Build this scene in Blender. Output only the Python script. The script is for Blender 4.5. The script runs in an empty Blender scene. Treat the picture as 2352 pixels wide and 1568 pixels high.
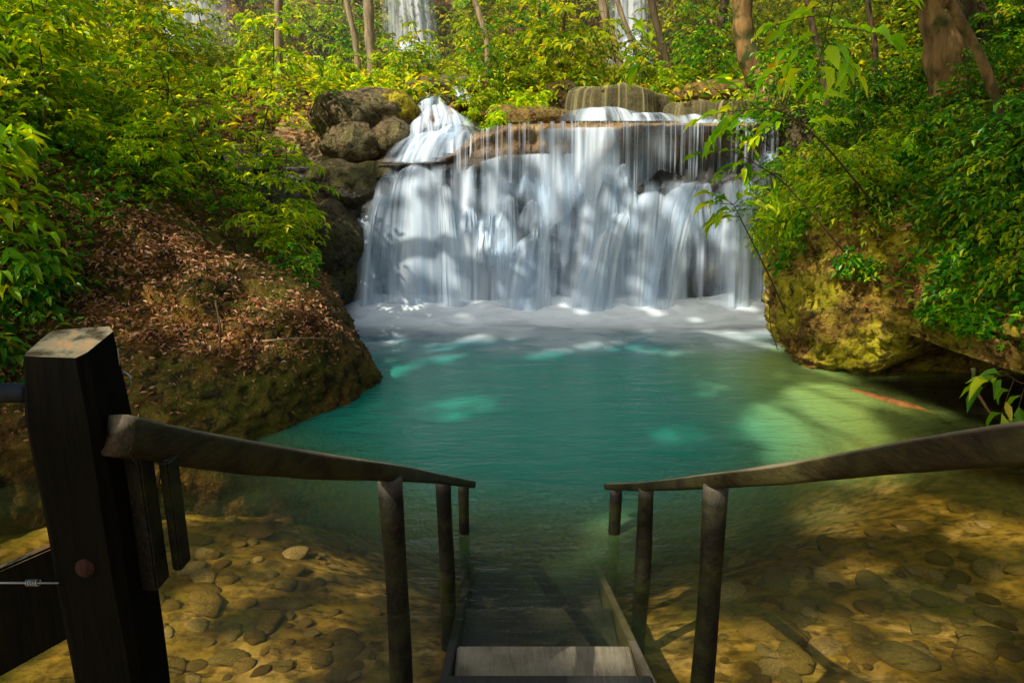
import bpy, math, random
import numpy as np
from mathutils import Vector
from mathutils.bvhtree import BVHTree

random.seed(7)
RNG = np.random.default_rng(7)
SC = bpy.context.scene
COL = SC.collection
pi = math.pi

# ------------------------------------------------------------------ camera and survey helpers
CAMZ, PITCH, FPX = 1.7, math.radians(14.0), 1568.0
CP, SP = math.cos(PITCH), math.sin(PITCH)

def ray(x, y):
    a, v = (x - 1176) / FPX, (784 - y) / FPX
    return np.array([a, CP + v * SP, v * CP - SP])

def at(x, y, Y):                       # survey: point seen at x, y that stands at distance Y
    d = ray(x, y); return np.array([0, 0, CAMZ]) + d * (Y / d[1])

def gd(x, y, z=0.0):                   # survey: point seen at x, y that lies at height z
    d = ray(x, y); return np.array([0, 0, CAMZ]) + d * ((z - CAMZ) / d[2])

# ------------------------------------------------------------------ numpy noise
_perm = np.random.default_rng(3).random(65536)
def _h(i, j, k):
    n = (i * 73856093) ^ (j * 19349663) ^ (k * 83492791)
    return _perm[n & 65535]
def vnoise(x, y, z=0.0):
    x, y, z = np.broadcast_arrays(np.asarray(x, float), np.asarray(y, float), np.asarray(z, float))
    xi, yi, zi = np.floor(x).astype(np.int64), np.floor(y).astype(np.int64), np.floor(z).astype(np.int64)
    u, v, w = x - xi, y - yi, z - zi
    u, v, w = u*u*(3-2*u), v*v*(3-2*v), w*w*(3-2*w)
    def L(a, b, t): return a + (b - a) * t
    return L(L(L(_h(xi,yi,zi), _h(xi+1,yi,zi), u), L(_h(xi,yi+1,zi), _h(xi+1,yi+1,zi), u), v),
             L(L(_h(xi,yi,zi+1), _h(xi+1,yi,zi+1), u), L(_h(xi,yi+1,zi+1), _h(xi+1,yi+1,zi+1), u), v), w) * 2 - 1
def fbm(x, y, z=0.0, o=4):
    s, a, f = 0, 1.0, 1.0
    for k in range(o):
        s = s + a * vnoise(np.asarray(x)*f + 17.3*k, np.asarray(y)*f + 5.1*k, np.asarray(z)*f + 9.7*k)
        a *= .5; f *= 2.03
    return s / 1.9
def sstep(a, b, x):
    t = np.clip((np.asarray(x, float) - a) / (b - a), 0, 1); return t*t*(3-2*t)
def interp(x, xp, fp):
    return np.interp(x, xp, fp)
def catmull(pts, n):
    pts = np.array(pts, float)
    P = np.vstack([2*pts[0]-pts[1], pts, 2*pts[-1]-pts[-2]])
    seg = len(pts) - 1; out = []
    for t in np.linspace(0, seg, n):
        i = min(int(t), seg-1); f = t - i
        p0, p1, p2, p3 = P[i], P[i+1], P[i+2], P[i+3]
        out.append(.5*((2*p1) + (-p0+p2)*f + (2*p0-5*p1+4*p2-p3)*f*f + (-p0+3*p1-3*p2+p3)*f**3))
    return np.array(out)

# ------------------------------------------------------------------ mesh helpers
def mesh_raw(name, V, loops, starts, totals, mat, parent=None, attrs=None, smooth=True):
    me = bpy.data.meshes.new(name)
    V = np.asarray(V, np.float32)
    me.vertices.add(len(V)); me.vertices.foreach_set('co', V.ravel())
    me.loops.add(len(loops)); me.loops.foreach_set('vertex_index', np.asarray(loops, np.int32))
    me.polygons.add(len(starts)); me.polygons.foreach_set('loop_start', np.asarray(starts, np.int32))
    me.update(calc_edges=True); me.validate()
    me.polygons.foreach_set('use_smooth', np.full(len(me.polygons), smooth, bool))
    for k, a in (attrs or {}).items():
        a = np.asarray(a, np.float32)
        if a.ndim == 1:
            at_ = me.attributes.new(k, 'FLOAT', 'POINT'); at_.data.foreach_set('value', a)
        else:
            at_ = me.attributes.new(k, 'FLOAT_VECTOR', 'POINT'); at_.data.foreach_set('vector', a.ravel())
    if mat: me.materials.append(mat)
    o = bpy.data.objects.new(name, me); COL.objects.link(o)
    if parent: o.parent = parent
    return o

def grid(name, P, mat, parent=None, attrs=None, smooth=True, wrap=False):
    ny, nx = P.shape[:2]
    idx = np.arange(ny*nx).reshape(ny, nx)
    if wrap: idx = np.hstack([idx, idx[:, :1]])
    q = np.stack([idx[:-1,:-1], idx[:-1,1:], idx[1:,1:], idx[1:,:-1]], -1).reshape(-1, 4)
    n = len(q)
    at_ = {k: (np.asarray(a).reshape(-1) if np.asarray(a).ndim == 2 else np.asarray(a).reshape(-1, 3)) for k, a in (attrs or {}).items()}
    return mesh_raw(name, P.reshape(-1, 3), q.ravel(), np.arange(n)*4, np.full(n, 4), mat, parent, at_, smooth)

class Tubes:
    def __init__(s): s.V = []; s.F = []; s.n = 0
    def add(s, pts, rad, sides=6, cap=True, flat=1.0):
        pts = np.array(pts, float); n = len(pts)
        rad = np.broadcast_to(np.asarray(rad, float), (n,))
        T = np.gradient(pts, axis=0); T /= np.linalg.norm(T, axis=1)[:, None] + 1e-9
        up = np.array([0, 0, 1.]) if abs(T[:, 2]).mean() < .8 else np.array([1., 0, 0])
        A = np.cross(T, up); A /= np.linalg.norm(A, axis=1)[:, None] + 1e-9
        B = np.cross(A, T)
        an = np.linspace(0, 2*pi, sides, endpoint=False)
        ring = pts[:, None] + rad[:, None, None]*(A[:, None]*np.cos(an)[None, :, None] + B[:, None]*np.sin(an)[None, :, None]*flat)
        s.V.append(ring.reshape(-1, 3))
        for i in range(n-1):
            for j in range(sides):
                a, b = s.n+i*sides+j, s.n+i*sides+(j+1) % sides
                s.F.append((a, b, b+sides, a+sides))
        if cap:
            s.F.append(tuple(s.n+j for j in range(sides))[::-1]); s.F.append(tuple(s.n+(n-1)*sides+j for j in range(sides)))
        s.n += n*sides
    def build(s, name, mat, parent=None, smooth=True):
        loops = [i for f in s.F for i in f]; tot = [len(f) for f in s.F]
        st = np.concatenate([[0], np.cumsum(tot)[:-1]])
        return mesh_raw(name, np.vstack(s.V), loops, st, tot, mat, parent, None, smooth)

# leaf blades: base, two shoulders each side, midrib, tip
LV = np.array([(0,0,0),(.3,.5,.16),(.3,-.5,.16),(.3,0,.05),(.66,.38,.08),(.66,-.38,.08),(.66,0,.0),(1,0,-.12)])
LF = [(0,2,3),(0,3,1),(3,2,5,6),(3,6,4,1),(6,5,7),(6,7,4)]
SV = np.array([(0,0,0),(.45,.5,.12),(.45,-.5,.12),(1,0,-.1)])
SF = [(0,2,3),(0,3,1)]
def leaves(name, O, D, N, S, wr, mat, parent=None, simple=False, var=None):
    O, D, N, S = map(lambda a: np.asarray(a, float), (O, D, N, S))
    D = D / (np.linalg.norm(D, axis=1)[:, None]+1e-9)
    B = np.cross(N, D); B /= np.linalg.norm(B, axis=1)[:, None]+1e-9
    N = np.cross(D, B)
    TV, TF = (SV, SF) if simple else (LV, LF)
    n = len(O)
    bend = RNG.uniform(.4, 2.2, n)
    wv = wr * RNG.uniform(.8, 1.2, n)
    V = (O[:, None] + S[:, None, None]*(TV[None, :, 0, None]*D[:, None] + TV[None, :, 1, None]*wv[:, None, None]*B[:, None]
         + TV[None, :, 2, None]*bend[:, None, None]*N[:, None]))
    k = len(TV)
    base = np.array([i for f in TF for i in f]); tot = np.array([len(f) for f in TF])
    loops = (np.arange(n)[:, None]*k + base[None]).ravel()
    tots = np.tile(tot, n); st = np.concatenate([[0], np.cumsum(tots)[:-1]])
    if var is None: var = RNG.random(n)
    ax = np.tile(TV[:, 0], n)
    return mesh_raw(name, V.reshape(-1, 3), loops, st, tots, mat, parent, {'var': np.repeat(var, k), 'along': ax}, False)

def tag(o, label, cat=None, group=None, kind=None):
    if label: o['label'] = label
    if cat: o['category'] = cat
    if group: o['group'] = group
    if kind: o['kind'] = kind
    return o
def empty(name, loc=(0, 0, 0), rz=0.0):
    o = bpy.data.objects.new(name, None); COL.objects.link(o); o.location = loc; o.rotation_euler = (0, 0, rz)
    o.empty_display_size = .1
    return o
def copy_tree(o, parent=None):
    c = o.copy(); COL.objects.link(c); c.parent = parent
    for ch in list(o.children): copy_tree(ch, c)
    return c

# ------------------------------------------------------------------ materials
class M:
    def __init__(s, name):
        s.m = bpy.data.materials.new(name); s.m.use_nodes = True
        s.t = s.m.node_tree; s.t.nodes.clear(); s.out = s.n('ShaderNodeOutputMaterial')
    def n(s, ty, ins=None, **kw):
        nd = s.t.nodes.new(ty)
        for k, v in kw.items(): setattr(nd, k, v)
        for k, v in (ins or {}).items(): s.set(nd.inputs[k], v)
        return nd
    def set(s, sock, v):
        if isinstance(v, bpy.types.NodeSocket): s.t.links.new(v, sock)
        elif isinstance(v, tuple) and len(v) == 3 and sock.type == 'RGBA': sock.default_value = (*v, 1)
        else: sock.default_value = v
    def obj(s): return s.n('ShaderNodeTexCoord').outputs['Object']
    def attr(s, name, vec=False):
        a = s.n('ShaderNodeAttribute', attribute_name=name); return a.outputs['Vector' if vec else 'Fac']
    def mapping(s, v, sc=(1, 1, 1), loc=(0, 0, 0)):
        return s.n('ShaderNodeMapping', {'Vector': v, 'Scale': sc, 'Location': loc}).outputs[0]
    def noise(s, v, scale, detail=4, rough=.55, dist=0.0):
        return s.n('ShaderNodeTexNoise', {'Vector': v, 'Scale': scale, 'Detail': detail, 'Roughness': rough, 'Distortion': dist}).outputs['Fac']
    def vor(s, v, scale, out='Distance', feature='F1'):
        return s.n('ShaderNodeTexVoronoi', {'Vector': v, 'Scale': scale}, feature=feature).outputs[out]
    def ramp(s, f, stops, interp='LINEAR'):
        r = s.n('ShaderNodeValToRGB', {'Fac': f}); e = r.color_ramp; e.interpolation = interp
        while len(e.elements) < len(stops): e.elements.new(.5)
        for el, (p, c) in zip(e.elements, stops):
            el.position = p; el.color = (*c, 1) if isinstance(c, tuple) else (c, c, c, 1)
        return r.outputs[0]
    def mix(s, f, a, b, mode='MIX'):
        x = s.n('ShaderNodeMix', data_type='RGBA', blend_type=mode)
        s.set(x.inputs[0], f); s.set(x.inputs[6], a); s.set(x.inputs[7], b); return x.outputs[2]
    def math(s, op, a, b=0.0, clamp=False):
        x = s.n('ShaderNodeMath', operation=op, use_clamp=clamp); s.set(x.inputs[0], a); s.set(x.inputs[1], b); return x.outputs[0]
    def bump(s, h, strength=.5, dist=.02):
        return s.n('ShaderNodeBump', {'Height': h, 'Strength': strength, 'Distance': dist}).outputs[0]
    def pbsdf(s, col, rough=.8, normal=None, spec=.3, **kw):
        d = {'Base Color': col, 'Roughness': rough, 'Specular IOR Level': spec}; d.update(kw)
        if normal is not None: d['Normal'] = normal
        return s.n('ShaderNodeBsdfPrincipled', d).outputs[0]
    def mixsh(s, f, a, b):
        x = s.n('ShaderNodeMixShader'); s.set(x.inputs[0], f); s.set(x.inputs[1], a); s.set(x.inputs[2], b); return x.outputs[0]
    def done(s, sh): s.t.links.new(sh, s.out.inputs['Surface']); return s.m

def leaf_mat(name, dark, mid, light, trans=.55, gloss=.35, rough=.4):
    m = M(name)
    v = m.attr('var')
    c = m.ramp(v, [(0, dark), (.28, tuple(.5*(a+b) for a, b in zip(dark, mid))), (.6, mid), (.95, light), (1.0, (.5, .28, .03))])
    c = m.mix(m.ramp(m.noise(m.obj(), 2.5, 2), [(.44, 0.), (.64, .6)]), c, dark)
    d = m.n('ShaderNodeBsdfPrincipled', {'Base Color': c, 'Roughness': rough, 'Specular IOR Level': gloss}).outputs[0]
    tc = m.mix(1.0, c, (2.3, 1.75, .25), 'MULTIPLY')
    t = m.n('ShaderNodeBsdfTranslucent', {'Color': tc}).outputs[0]
    return m.done(m.mixsh(trans, d, t))

LEAF_L = leaf_mat('leaf_bright', (.07,.26,.004), (.38,.60,.006), (.80,.84,.02), .52, .35)
LEAF_D = leaf_mat('leaf_deep', (.012,.12,.004), (.10,.38,.008), (.50,.66,.012), .48, .45, .36)
LEAF_B = leaf_mat('leaf_far', (.05,.16,.004), (.34,.50,.010), (.80,.78,.04), .5, .3)
LEAF_Y = leaf_mat('leaf_lime', (.16,.46,.006), (.44,.72,.010), (.80,.86,.02), .6, .35)

def litter_mat():
    m = M('litter')
    c = m.ramp(m.attr('var'), [(0, (.10,.035,.01)), (.35, (.34,.13,.035)), (.7, (.62,.30,.13)), (1, (.78,.52,.30))])
    d = m.pbsdf(c, .55, spec=.4)
    t = m.n('ShaderNodeBsdfTranslucent', {'Color': c}).outputs[0]
    return m.done(m.mixsh(.25, d, t))
LITTER = litter_mat()

def bark(name, a, b, sc=14, moss=None):
    m = M(name); o = m.obj()
    st = m.mapping(o, (sc, sc, sc*.18))
    n = m.noise(st, 1, 6, .65, .4)
    c = m.ramp(n, [(.3, a), (.65, b)])
    if moss: c = m.mix(m.ramp(m.noise(o, 5, 4), [(.5, 0.), (.62, 1.)]), c, moss)
    return m.done(m.pbsdf(c, .85, m.bump(n, .9, .02)))
BARK = bark('bark_brown', (.03,.022,.010), (.15,.10,.045))
BARKP = bark('bark_pale', (.10,.07,.035), (.42,.31,.18), 12)
BARKM = bark('bark_mossy', (.03,.020,.006), (.38,.22,.07), 9, (.05,.07,.012))
TWIG = bark('twig_bark', (.05,.035,.012), (.16,.11,.04), 40)

def wood(name, a, b, glint=(.3,.27,.2), amt=.5):
    m = M(name); o = m.obj()
    n = m.noise(m.mapping(o, (60, 9, 60)), 1, 5, .7, .3)
    n2 = m.noise(o, 9, 5, .6)
    c = m.ramp(n, [(.3, a), (.7, b)])
    c = m.mix(m.ramp(n2, [(.45, 0.), (.75, .8)]), c, m.mix(.5, b, (.10,.11,.02)))
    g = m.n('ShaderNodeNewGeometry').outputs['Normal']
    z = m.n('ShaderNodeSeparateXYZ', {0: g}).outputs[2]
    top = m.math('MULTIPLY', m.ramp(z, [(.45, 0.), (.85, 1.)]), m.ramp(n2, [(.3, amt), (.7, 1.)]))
    c = m.mix(top, c, glint)  # highlight on upward faces, painted into the colour
    return m.done(m.pbsdf(c, .6, m.bump(n, .8, .008), .25))
WOOD = wood('wet_wood', (.002,.0018,.0005), (.014,.010,.003), (.20,.17,.12))
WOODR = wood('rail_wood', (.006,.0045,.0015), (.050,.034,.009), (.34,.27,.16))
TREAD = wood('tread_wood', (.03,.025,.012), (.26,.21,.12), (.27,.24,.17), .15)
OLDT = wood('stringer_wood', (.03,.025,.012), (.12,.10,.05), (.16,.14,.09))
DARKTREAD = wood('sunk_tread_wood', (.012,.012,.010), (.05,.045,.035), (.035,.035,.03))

def metal():
    m = M('galvanised_wire')
    return m.done(m.pbsdf((.42,.44,.40), .35, None, .5, **{'Metallic': .9}))
WIRE = metal()
def pipe():
    m = M('dark_paint'); c = m.ramp(m.noise(m.obj(), 30), [(.35, (.008,.012,.018)), (.7, (.03,.04,.05))])
    return m.done(m.pbsdf(c, .35))
PIPE = pipe()

def rock(name, a, b, c3, moss, mossamt=.5, rough=.6, sc=3.0, bs=.9, wet=False):
    m = M(name); o = m.obj()
    n = m.noise(o, sc, 8, .62, .3); f = m.noise(o, sc*7, 6, .65)
    v = m.vor(o, sc*2.2)
    c = m.ramp(n, [(.25, a), (.5, b), (.75, c3)])
    c = m.mix(m.ramp(f, [(.35, .65), (.6, 0.)]), c, a)
    mm = m.math('MULTIPLY', m.ramp(m.noise(o, sc*.6, 6, .6), [(.42, 0.), (.58, 1.)]), mossamt)
    c = m.mix(mm, c, m.mix(f, moss, m.mix(.5, moss, (.02,.03,.0))))
    cv = m.ramp(m.noise(o, sc*3.3, 9, .74, .6), [(.40, 1.), (.47, 0.)])
    c = m.mix(m.math('MULTIPLY', cv, .8), c, m.mix(.75, a, (.005,.004,.001)))
    hl = m.ramp(m.noise(o, sc*9, 6, .7, .2), [(.54, 0.), (.66, .55)]); c = m.mix(hl, c, c3)
    f = m.math('SUBTRACT', f, m.math('MULTIPLY', cv, .35))
    h = m.math('ADD', m.math('MULTIPLY', f, .6), m.math('MULTIPLY', m.math('ADD', n, m.math('MULTIPLY', v, -.5)), 1.0))
    return m.done(m.pbsdf(c, rough, m.bump(h, bs, .12), .3))
EARTH = rock('earth_bank', (.03,.014,.002), (.21,.10,.010), (.50,.25,.035), (.15,.15,.006), .95, .85, 2.5, 1.0)
MOSSY = rock('mossy_rock', (.04,.018,.004), (.40,.22,.03), (.72,.46,.12), (.74,.66,.008), .8, .85, 3.2, 1.0)
WETROCK = rock('wet_travertine', (.03,.024,.012), (.12,.09,.045), (.28,.21,.11), (.12,.12,.012), .7, .32, 4.0, .9)
AMBER = rock('amber_travertine', (.10,.055,.015), (.34,.20,.05), (.55,.36,.14), (.22,.20,.03), .5, .35, 3.5, .8)
DAMBER = rock('dark_amber_rock', (.03,.018,.004), (.12,.07,.016), (.26,.16,.04), (.08,.08,.01), .5, .35, 5.0, .9)
PALE = rock('pale_boulder', (.07,.045,.02), (.27,.18,.09), (.52,.40,.24), (.12,.13,.015), .6, .6, 2.6, 1.0)
HILL = rock('forest_floor', (.06,.028,.008), (.20,.095,.03), (.40,.21,.09), (.05,.09,.01), .6, .85, 1.8, 1.0)

def bed_mat():
    m = M('riverbed'); o = m.obj()
    w = m.mapping(o, (1.0, 1.35, 1))
    v = m.n('ShaderNodeTexVoronoi', {'Vector': w, 'Scale': 8.0, 'Randomness': 1.0}, feature='SMOOTH_F1')
    cell = m.n('ShaderNodeSeparateColor', {0: v.outputs['Color']}).outputs[0]
    n = m.noise(o, 1.6, 5, .6, .5); f = m.noise(o, 14, 5, .6)
    c = m.ramp(n, [(.30, (.07,.045,.004)), (.5, (.34,.205,.022)), (.68, (.92,.62,.22))])
    c = m.mix(.40, c, m.ramp(cell, [(0, (.10,.07,.012)), (.5, (.27,.17,.03)), (1, (.46,.29,.08))]))
    c = m.mix(m.ramp(f, [(.38, .8), (.56, 0.)]), c, (.07,.04,.005))
    c = m.mix(m.ramp(m.noise(o, 3, 3), [(.52, 0.), (.7, .5)]), c, (.13,.15,.012))
    h = m.math('ADD', m.math('MULTIPLY', v.outputs['Distance'], -1.1), m.math('MULTIPLY', f, .4))
    return m.done(m.pbsdf(c, .9, m.bump(h, .7, .05), .1))
BED = bed_mat()
def stone_mat():
    m = M('stream_stone'); o = m.obj()
    r = m.n('ShaderNodeObjectInfo').outputs['Random']
    c = m.ramp(r, [(0, (.12,.07,.01)), (.4, (.26,.16,.03)), (.75, (.17,.13,.03)), (1, (.5,.34,.14))])
    c = m.mix(m.ramp(m.noise(o, 6, 5), [(.35, .6), (.65, 0.)]), c, (.10,.065,.01))
    return m.done(m.pbsdf(c, .8, m.bump(m.noise(o, 9, 5), .5, .03), .2))
STONE = stone_mat()

def water_mat():
    m = M('stream_water'); o = m.obj()
    rp = m.math('ADD', m.noise(m.mapping(o, (1.1, 3.0, 1)), 2.2, 4, .55, .6), m.math('MULTIPLY', m.noise(m.mapping(o, (2, 6, 1)), 5, 3, .5, .3), .35))
    nrm = m.bump(rp, .38, .05)
    tint = m.attr('tint', True)
    body = m.n('ShaderNodeBsdfDiffuse', {'Color': m.mix(m.ramp(rp, [(.45, .0), (.95, .5)]), tint, m.mix(1.0, tint, (1.5,1.4,1.3), 'MULTIPLY')), 'Normal': nrm}).outputs[0]
    clear = m.n('ShaderNodeBsdfTransparent', {'Color': (.95,.92,.74)}).outputs[0]
    base = m.mixsh(m.attr('murk'), clear, body)
    g = m.n('ShaderNodeBsdfGlossy', {'Color': (1,1,1), 'Roughness': .22, 'Normal': nrm}).outputs[0]
    fr = m.n('ShaderNodeFresnel', {'IOR': 1.33, 'Normal': nrm}).outputs[0]
    return m.done(m.mixsh(m.math('MULTIPLY', fr, .9), base, g))
WATER = water_mat()

def veil_mat(name, col, ku, kv, lo, hi, pw=1.0, tr=.35, maxa=.97, wb=.38):
    m = M(name); uv = m.attr('flow', True)
    a = m.noise(m.mapping(uv, (ku, kv, 1)), 1, 3, .5, .25)
    b = m.noise(m.mapping(uv, (ku*3.3, kv*1.3, 1)), 1, 3, .6, .1)
    s = m.math('ADD', m.math('MULTIPLY', a, 1-wb), m.math('MULTIPLY', b, wb))
    f = m.ramp(s, [(lo, 0.), (hi, 1.)], 'EASE')
    fade = m.attr('fade')
    # thick flow fills the gaps, thin flow opens them
    k = m.math('MULTIPLY', m.math('ADD', m.math('MULTIPLY', f, m.math('SUBTRACT', 1.0, m.attr('body'))), m.attr('body'), True), fade)
    k = m.math('MULTIPLY', k, maxa, True)
    c = m.mix(m.ramp(s, [(.3, 0.), (.7, 1.)]), m.mix(1.0, col, (.52,.72,.93), 'MULTIPLY'), col)  # bluish shade painted into the thinner streaks
    d = m.n('ShaderNodeBsdfDiffuse', {'Color': c, 'Normal': m.bump(s, .22, .04)}).outputs[0]
    t = m.n('ShaderNodeBsdfTranslucent', {'Color': c}).outputs[0]
    return m.done(m.mixsh(k, m.n('ShaderNodeBsdfTransparent').outputs[0], m.mixsh(tr, d, t)))
VEIL = veil_mat('white_water', (.88,.95,1.0), 4.2, .45, .37, .69, wb=.22, tr=.10)
STRAND = veil_mat('thin_strands', (.82,.86,.92), 16, .35, .47, .66)
GOLD = veil_mat('amber_strands', (.62,.52,.24), 9, .3, .46, .70)
FARV = veil_mat('far_water', (.95,.92,.92), 7, .5, .3, .6)

def foam_mat():
    m = M('foam'); o = m.obj()
    n = m.noise(m.mapping(o, (1.2, 2.2, 1)), 2.0, 5, .6, .5)
    k = m.math('MULTIPLY', m.attr('fade'), m.ramp(n, [(.25, .7), (.55, 1.)]), True)
    d = m.n('ShaderNodeBsdfDiffuse', {'Color': (.86,.95,1.0)}).outputs[0]
    return m.done(m.mixsh(k, m.n('ShaderNodeBsdfTransparent').outputs[0], d))
FOAM = foam_mat()

# ------------------------------------------------------------------ terrain
TERR = []
def reg(o):
    me = o.data; V = [tuple(v.co) for v in me.vertices]
    TERR.append(BVHTree.FromPolygons(V, [tuple(p.vertices) for p in me.polygons])); return o
def drop(x, y, z0=30.0):
    best, bn = None, None
    for t in TERR:
        h, n, i, d = t.ray_cast(Vector((x, y, z0)), Vector((0, 0, -1)))
        if h is not None and (best is None or h.z > best): best, bn = h.z, n
    return best, bn
def drop_z(x, y, default=0.0):
    z, n = drop(x, y); return default if z is None else z

def depth_fn(x, y):
    # pool depth: shallow by the stairs and under the mossy rock, deep below the falls
    cx, cy = .35, 6.3
    r = np.sqrt(((x-cx)/2.5)**2 + ((y-cy)/2.6)**2)
    d = .27 + 1.25*np.exp(-(r**3)*.95)
    d = d + .10*sstep(2.0, 3.4, y)*sstep(1.6, .2, np.abs(x-.1))
    return d
# riverbed sheet: fine in the middle, stretched to the horizon
def axis(a, b, n, far):
    mid = np.linspace(a, b, n); k = np.geomspace(.2, far, 16)
    return np.concatenate([(a-k)[::-1], mid, b+k])
X, Y = np.meshgrid(axis(-5, 7, 260, 90), axis(.2, 9.6, 210, 90))
Z = -depth_fn(X, Y) + .05*fbm(X*1.3, Y*1.3, 0, 4) + .028*np.abs(fbm(X*5, Y*6, 3, 3))
far = np.maximum(np.maximum(-X-6, X-8), np.maximum(Y-10, -Y-2)); Z = np.where(far > 0, Z + np.minimum(far*.02, .5), Z)
bed = grid('riverbed', np.stack([X, Y, Z], -1), BED); bed['kind'] = 'structure'
reg(bed)

# bank: outline at the waterline, profile going in
def loft(name, outline, prof, n, dirv, mat, dmax=.6, amp=.12, freq=1.6, seed=0, sgn=1, fine=.03, attrs=None, ridge=0.0):
    o = catmull(outline, n); T = np.gradient(o, axis=0); T /= np.linalg.norm(T, axis=1)[:, None]
    N = np.stack([-T[:, 1], T[:, 0]], 1)*sgn
    for _ in range(12): N[1:-1] = (N[:-2]+N[1:-1]*2+N[2:])/4
    N /= np.linalg.norm(N, axis=1)[:, None]
    dirv = np.array(dirv, float)
    rows = []
    for i in range(n):
        pr = prof(o[i], i/(n-1))
        rows.append(pr)
    R = np.array(rows)                         # n, m, 2  -> (d, z)
    d, z = R[..., 0], R[..., 1]
    dn = np.clip(d, -2, dmax); dd = np.maximum(d-dmax, 0)
    P = np.stack([o[:, None, 0]+N[:, None, 0]*dn+dirv[0]*dd, o[:, None, 1]+N[:, None, 1]*dn+dirv[1]*dd, z], -1)
    f = fbm(P[..., 0]*freq+seed, P[..., 1]*freq, P[..., 2]*freq*1.2, 5)
    r = np.abs(fbm(P[..., 0]*3.1+seed, P[..., 1]*3.1, P[..., 2]*3.1, 4))
    g = fbm(P[..., 0]*11+seed, P[..., 1]*11, P[..., 2]*14, 3)
    k = amp*f - ridge*r + fine*g
    hg = np.abs(fbm(P[..., 0]*7+seed, P[..., 1]*7, P[..., 2]*12, 4)); k = k + fine*1.3*(hg-.25) + fine*.5*fbm(P[..., 0]*26+seed, P[..., 1]*26, P[..., 2]*34, 2)
    P[..., 0] -= N[:, None, 0]*k; P[..., 1] -= N[:, None, 1]*k; P[..., 2] += k*.6*sstep(.15, .6, z)
    return grid(name, P, mat)

def resamp(cp, m):
    cp = catmull(cp, m); return cp

def prof_left(o, s):
    y = o[1]
    k = interp(y, [0, 3.3, 4.5, 6, 8.5, 11], [.5, .75, 1.0, 1.12, 1.5, 1.9])
    return resamp([(-.35,-1.6), (-.12,-.5), (0,0), (.05,.16*k), (.12,.34*k), (.3,.52*k), (.62,.72*k), (1.2,1.0*k), (2.1,1.45*k), (3.6,2.0*k), (6.5,2.9*k), (12,4.6), (30,9)], 120)
left_out = [(-6.5,-1), (-4.2,1.2), (-3.1,3.0), (-2.75,3.55), (-2.2,3.83), (-1.62,4.2), (-1.2,4.7), (-1.06,5.2), (-1.2,5.75), (-1.5,6.4), (-1.85,7.2), (-2.05,8.0), (-2.35,8.7), (-2.9,9.5), (-3.4,10.6), (-3.8,12.5)]
bankL = reg(loft('earth_bank', left_out, prof_left, 420, (-1, .12), EARTH, .7, .17, 1.6, 3, 1, .034, ridge=.10))
tag(bankL, 'brown earth and rock bank covered in dead leaves, left of the turquoise pool', 'bank', kind='structure')

def prof_right(o, s):
    x, y = o
    arch = sstep(5.62, 5.25, y)*sstep(2.9, 3.5, y)           # cave mouth
    zb = -.03 + .46*arch + .03*math.sin(x*9)
    inn = .12 + 2.0*arch
    k = interp(x, [2.4, 3.2, 4.5, 6], [1.0, 1.0, 1.05, 1.3])
    return resamp([(inn+.3,-1.6), (inn+.1,-.6), (inn,zb-.10), (inn*.6,zb+.05), (.16,zb), (.03,zb+.05), (-.03,zb+.22), (-.08,.70), (0,.95*k), (.08,1.15*k), (.26,1.36*k), (.7,1.68*k), (1.4,2.25*k), (2.6,3.05*k), (5,4.3*k), (10,6.5), (28,12)], 210)
right_out = [(3.8,10.5), (3.4,9.4), (3.15,8.4), (2.86,7.4), (2.64,6.7), (2.56,6.2), (2.66,5.85), (2.92,5.64), (3.08,5.50), (3.16,5.1), (3.25,4.6), (3.42,3.95), (3.9,3.0), (5.0,1.8), (7.5,0)]
bankR = reg(loft('mossy_rock_bank', right_out, prof_right, 480, (1, .15), MOSSY, .5, .14, 1.9, 11, 1, .075, ridge=.16))
tag(bankR, 'bulging mossy yellow rock bank with a black undercut cave at the pool edge', 'bank', kind='structure')

# ledge of the main falls
xs = np.linspace(-3.4, 4.4, 330)
zl = interp(xs, [-3.4,-2.3,-1.0,-.72,-.45,-.1,.3,3.1,3.4,4.4], [1.75,1.75,1.80,1.92,2.14,2.23,2.25,2.26,2.10,2.1])
zt = 1.55 + .10*vnoise(xs*1.3, 4.2) - .35*np.exp(-((xs-.5)/.6)**2) + .0*xs
prot = .10*vnoise(xs*1.9, 9.1) + .05*vnoise(xs*4.7, 2.1)
lipo = interp(xs, [-3.4,-.8,-.5,-.1,1,3.1,4.4], [.0,.0,-.1,-.16,-.22,-.12,.2])
rows = []
for i, x in enumerate(xs):
    L, T_ = zl[i], min(zt[i], zl[i]-.18)
    side = .35*sstep(-1.9, -3.0, x) + .3*sstep(3.1, 4.0, x)
    pp = prot[i]; lo = lipo[i]
    back = sstep(-.5, -.9, x)
    lf = float(sstep(-.6, -.85, x))
    dm = sstep(-.75, -.55, x)*sstep(1.75, 1.1, x)
    cp = [(8.25,-1.6), (8.28+pp,0), (8.32+pp,.5), (8.40+pp*1.2,1.0), (8.52+pp, T_-.18), (8.74, T_), (8.86-.2*dm-.12*lf, T_+.08), (8.86-.30*dm-.16*lf, L-.16-.24*dm), (8.80+lo*.7-.10*dm, L-.10-.10*dm), (8.72+lo-.03*dm+.05*lf, L-.035-.03*dm), (8.80+lo, L+.004), (9.05, L+.02), (9.4, L+.03+.12*back), (9.8, L+.04+.42*back), (10.5, L+.06+.75*back), (11.5, L+.3+.6*back)]
    c = catmull(cp, 130); c[:, 0] += side
    rows.append(np.column_stack([np.full(len(c), x), c]))
P = np.array(rows)
f = fbm(P[...,0]*2.2, P[...,2]*1.6, 5, 5); g = np.abs(fbm(P[...,0]*6, P[...,2]*2.2, 8, 4)); e = fbm(P[...,0]*14, P[...,1]*14, P[...,2]*10, 3)
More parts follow.
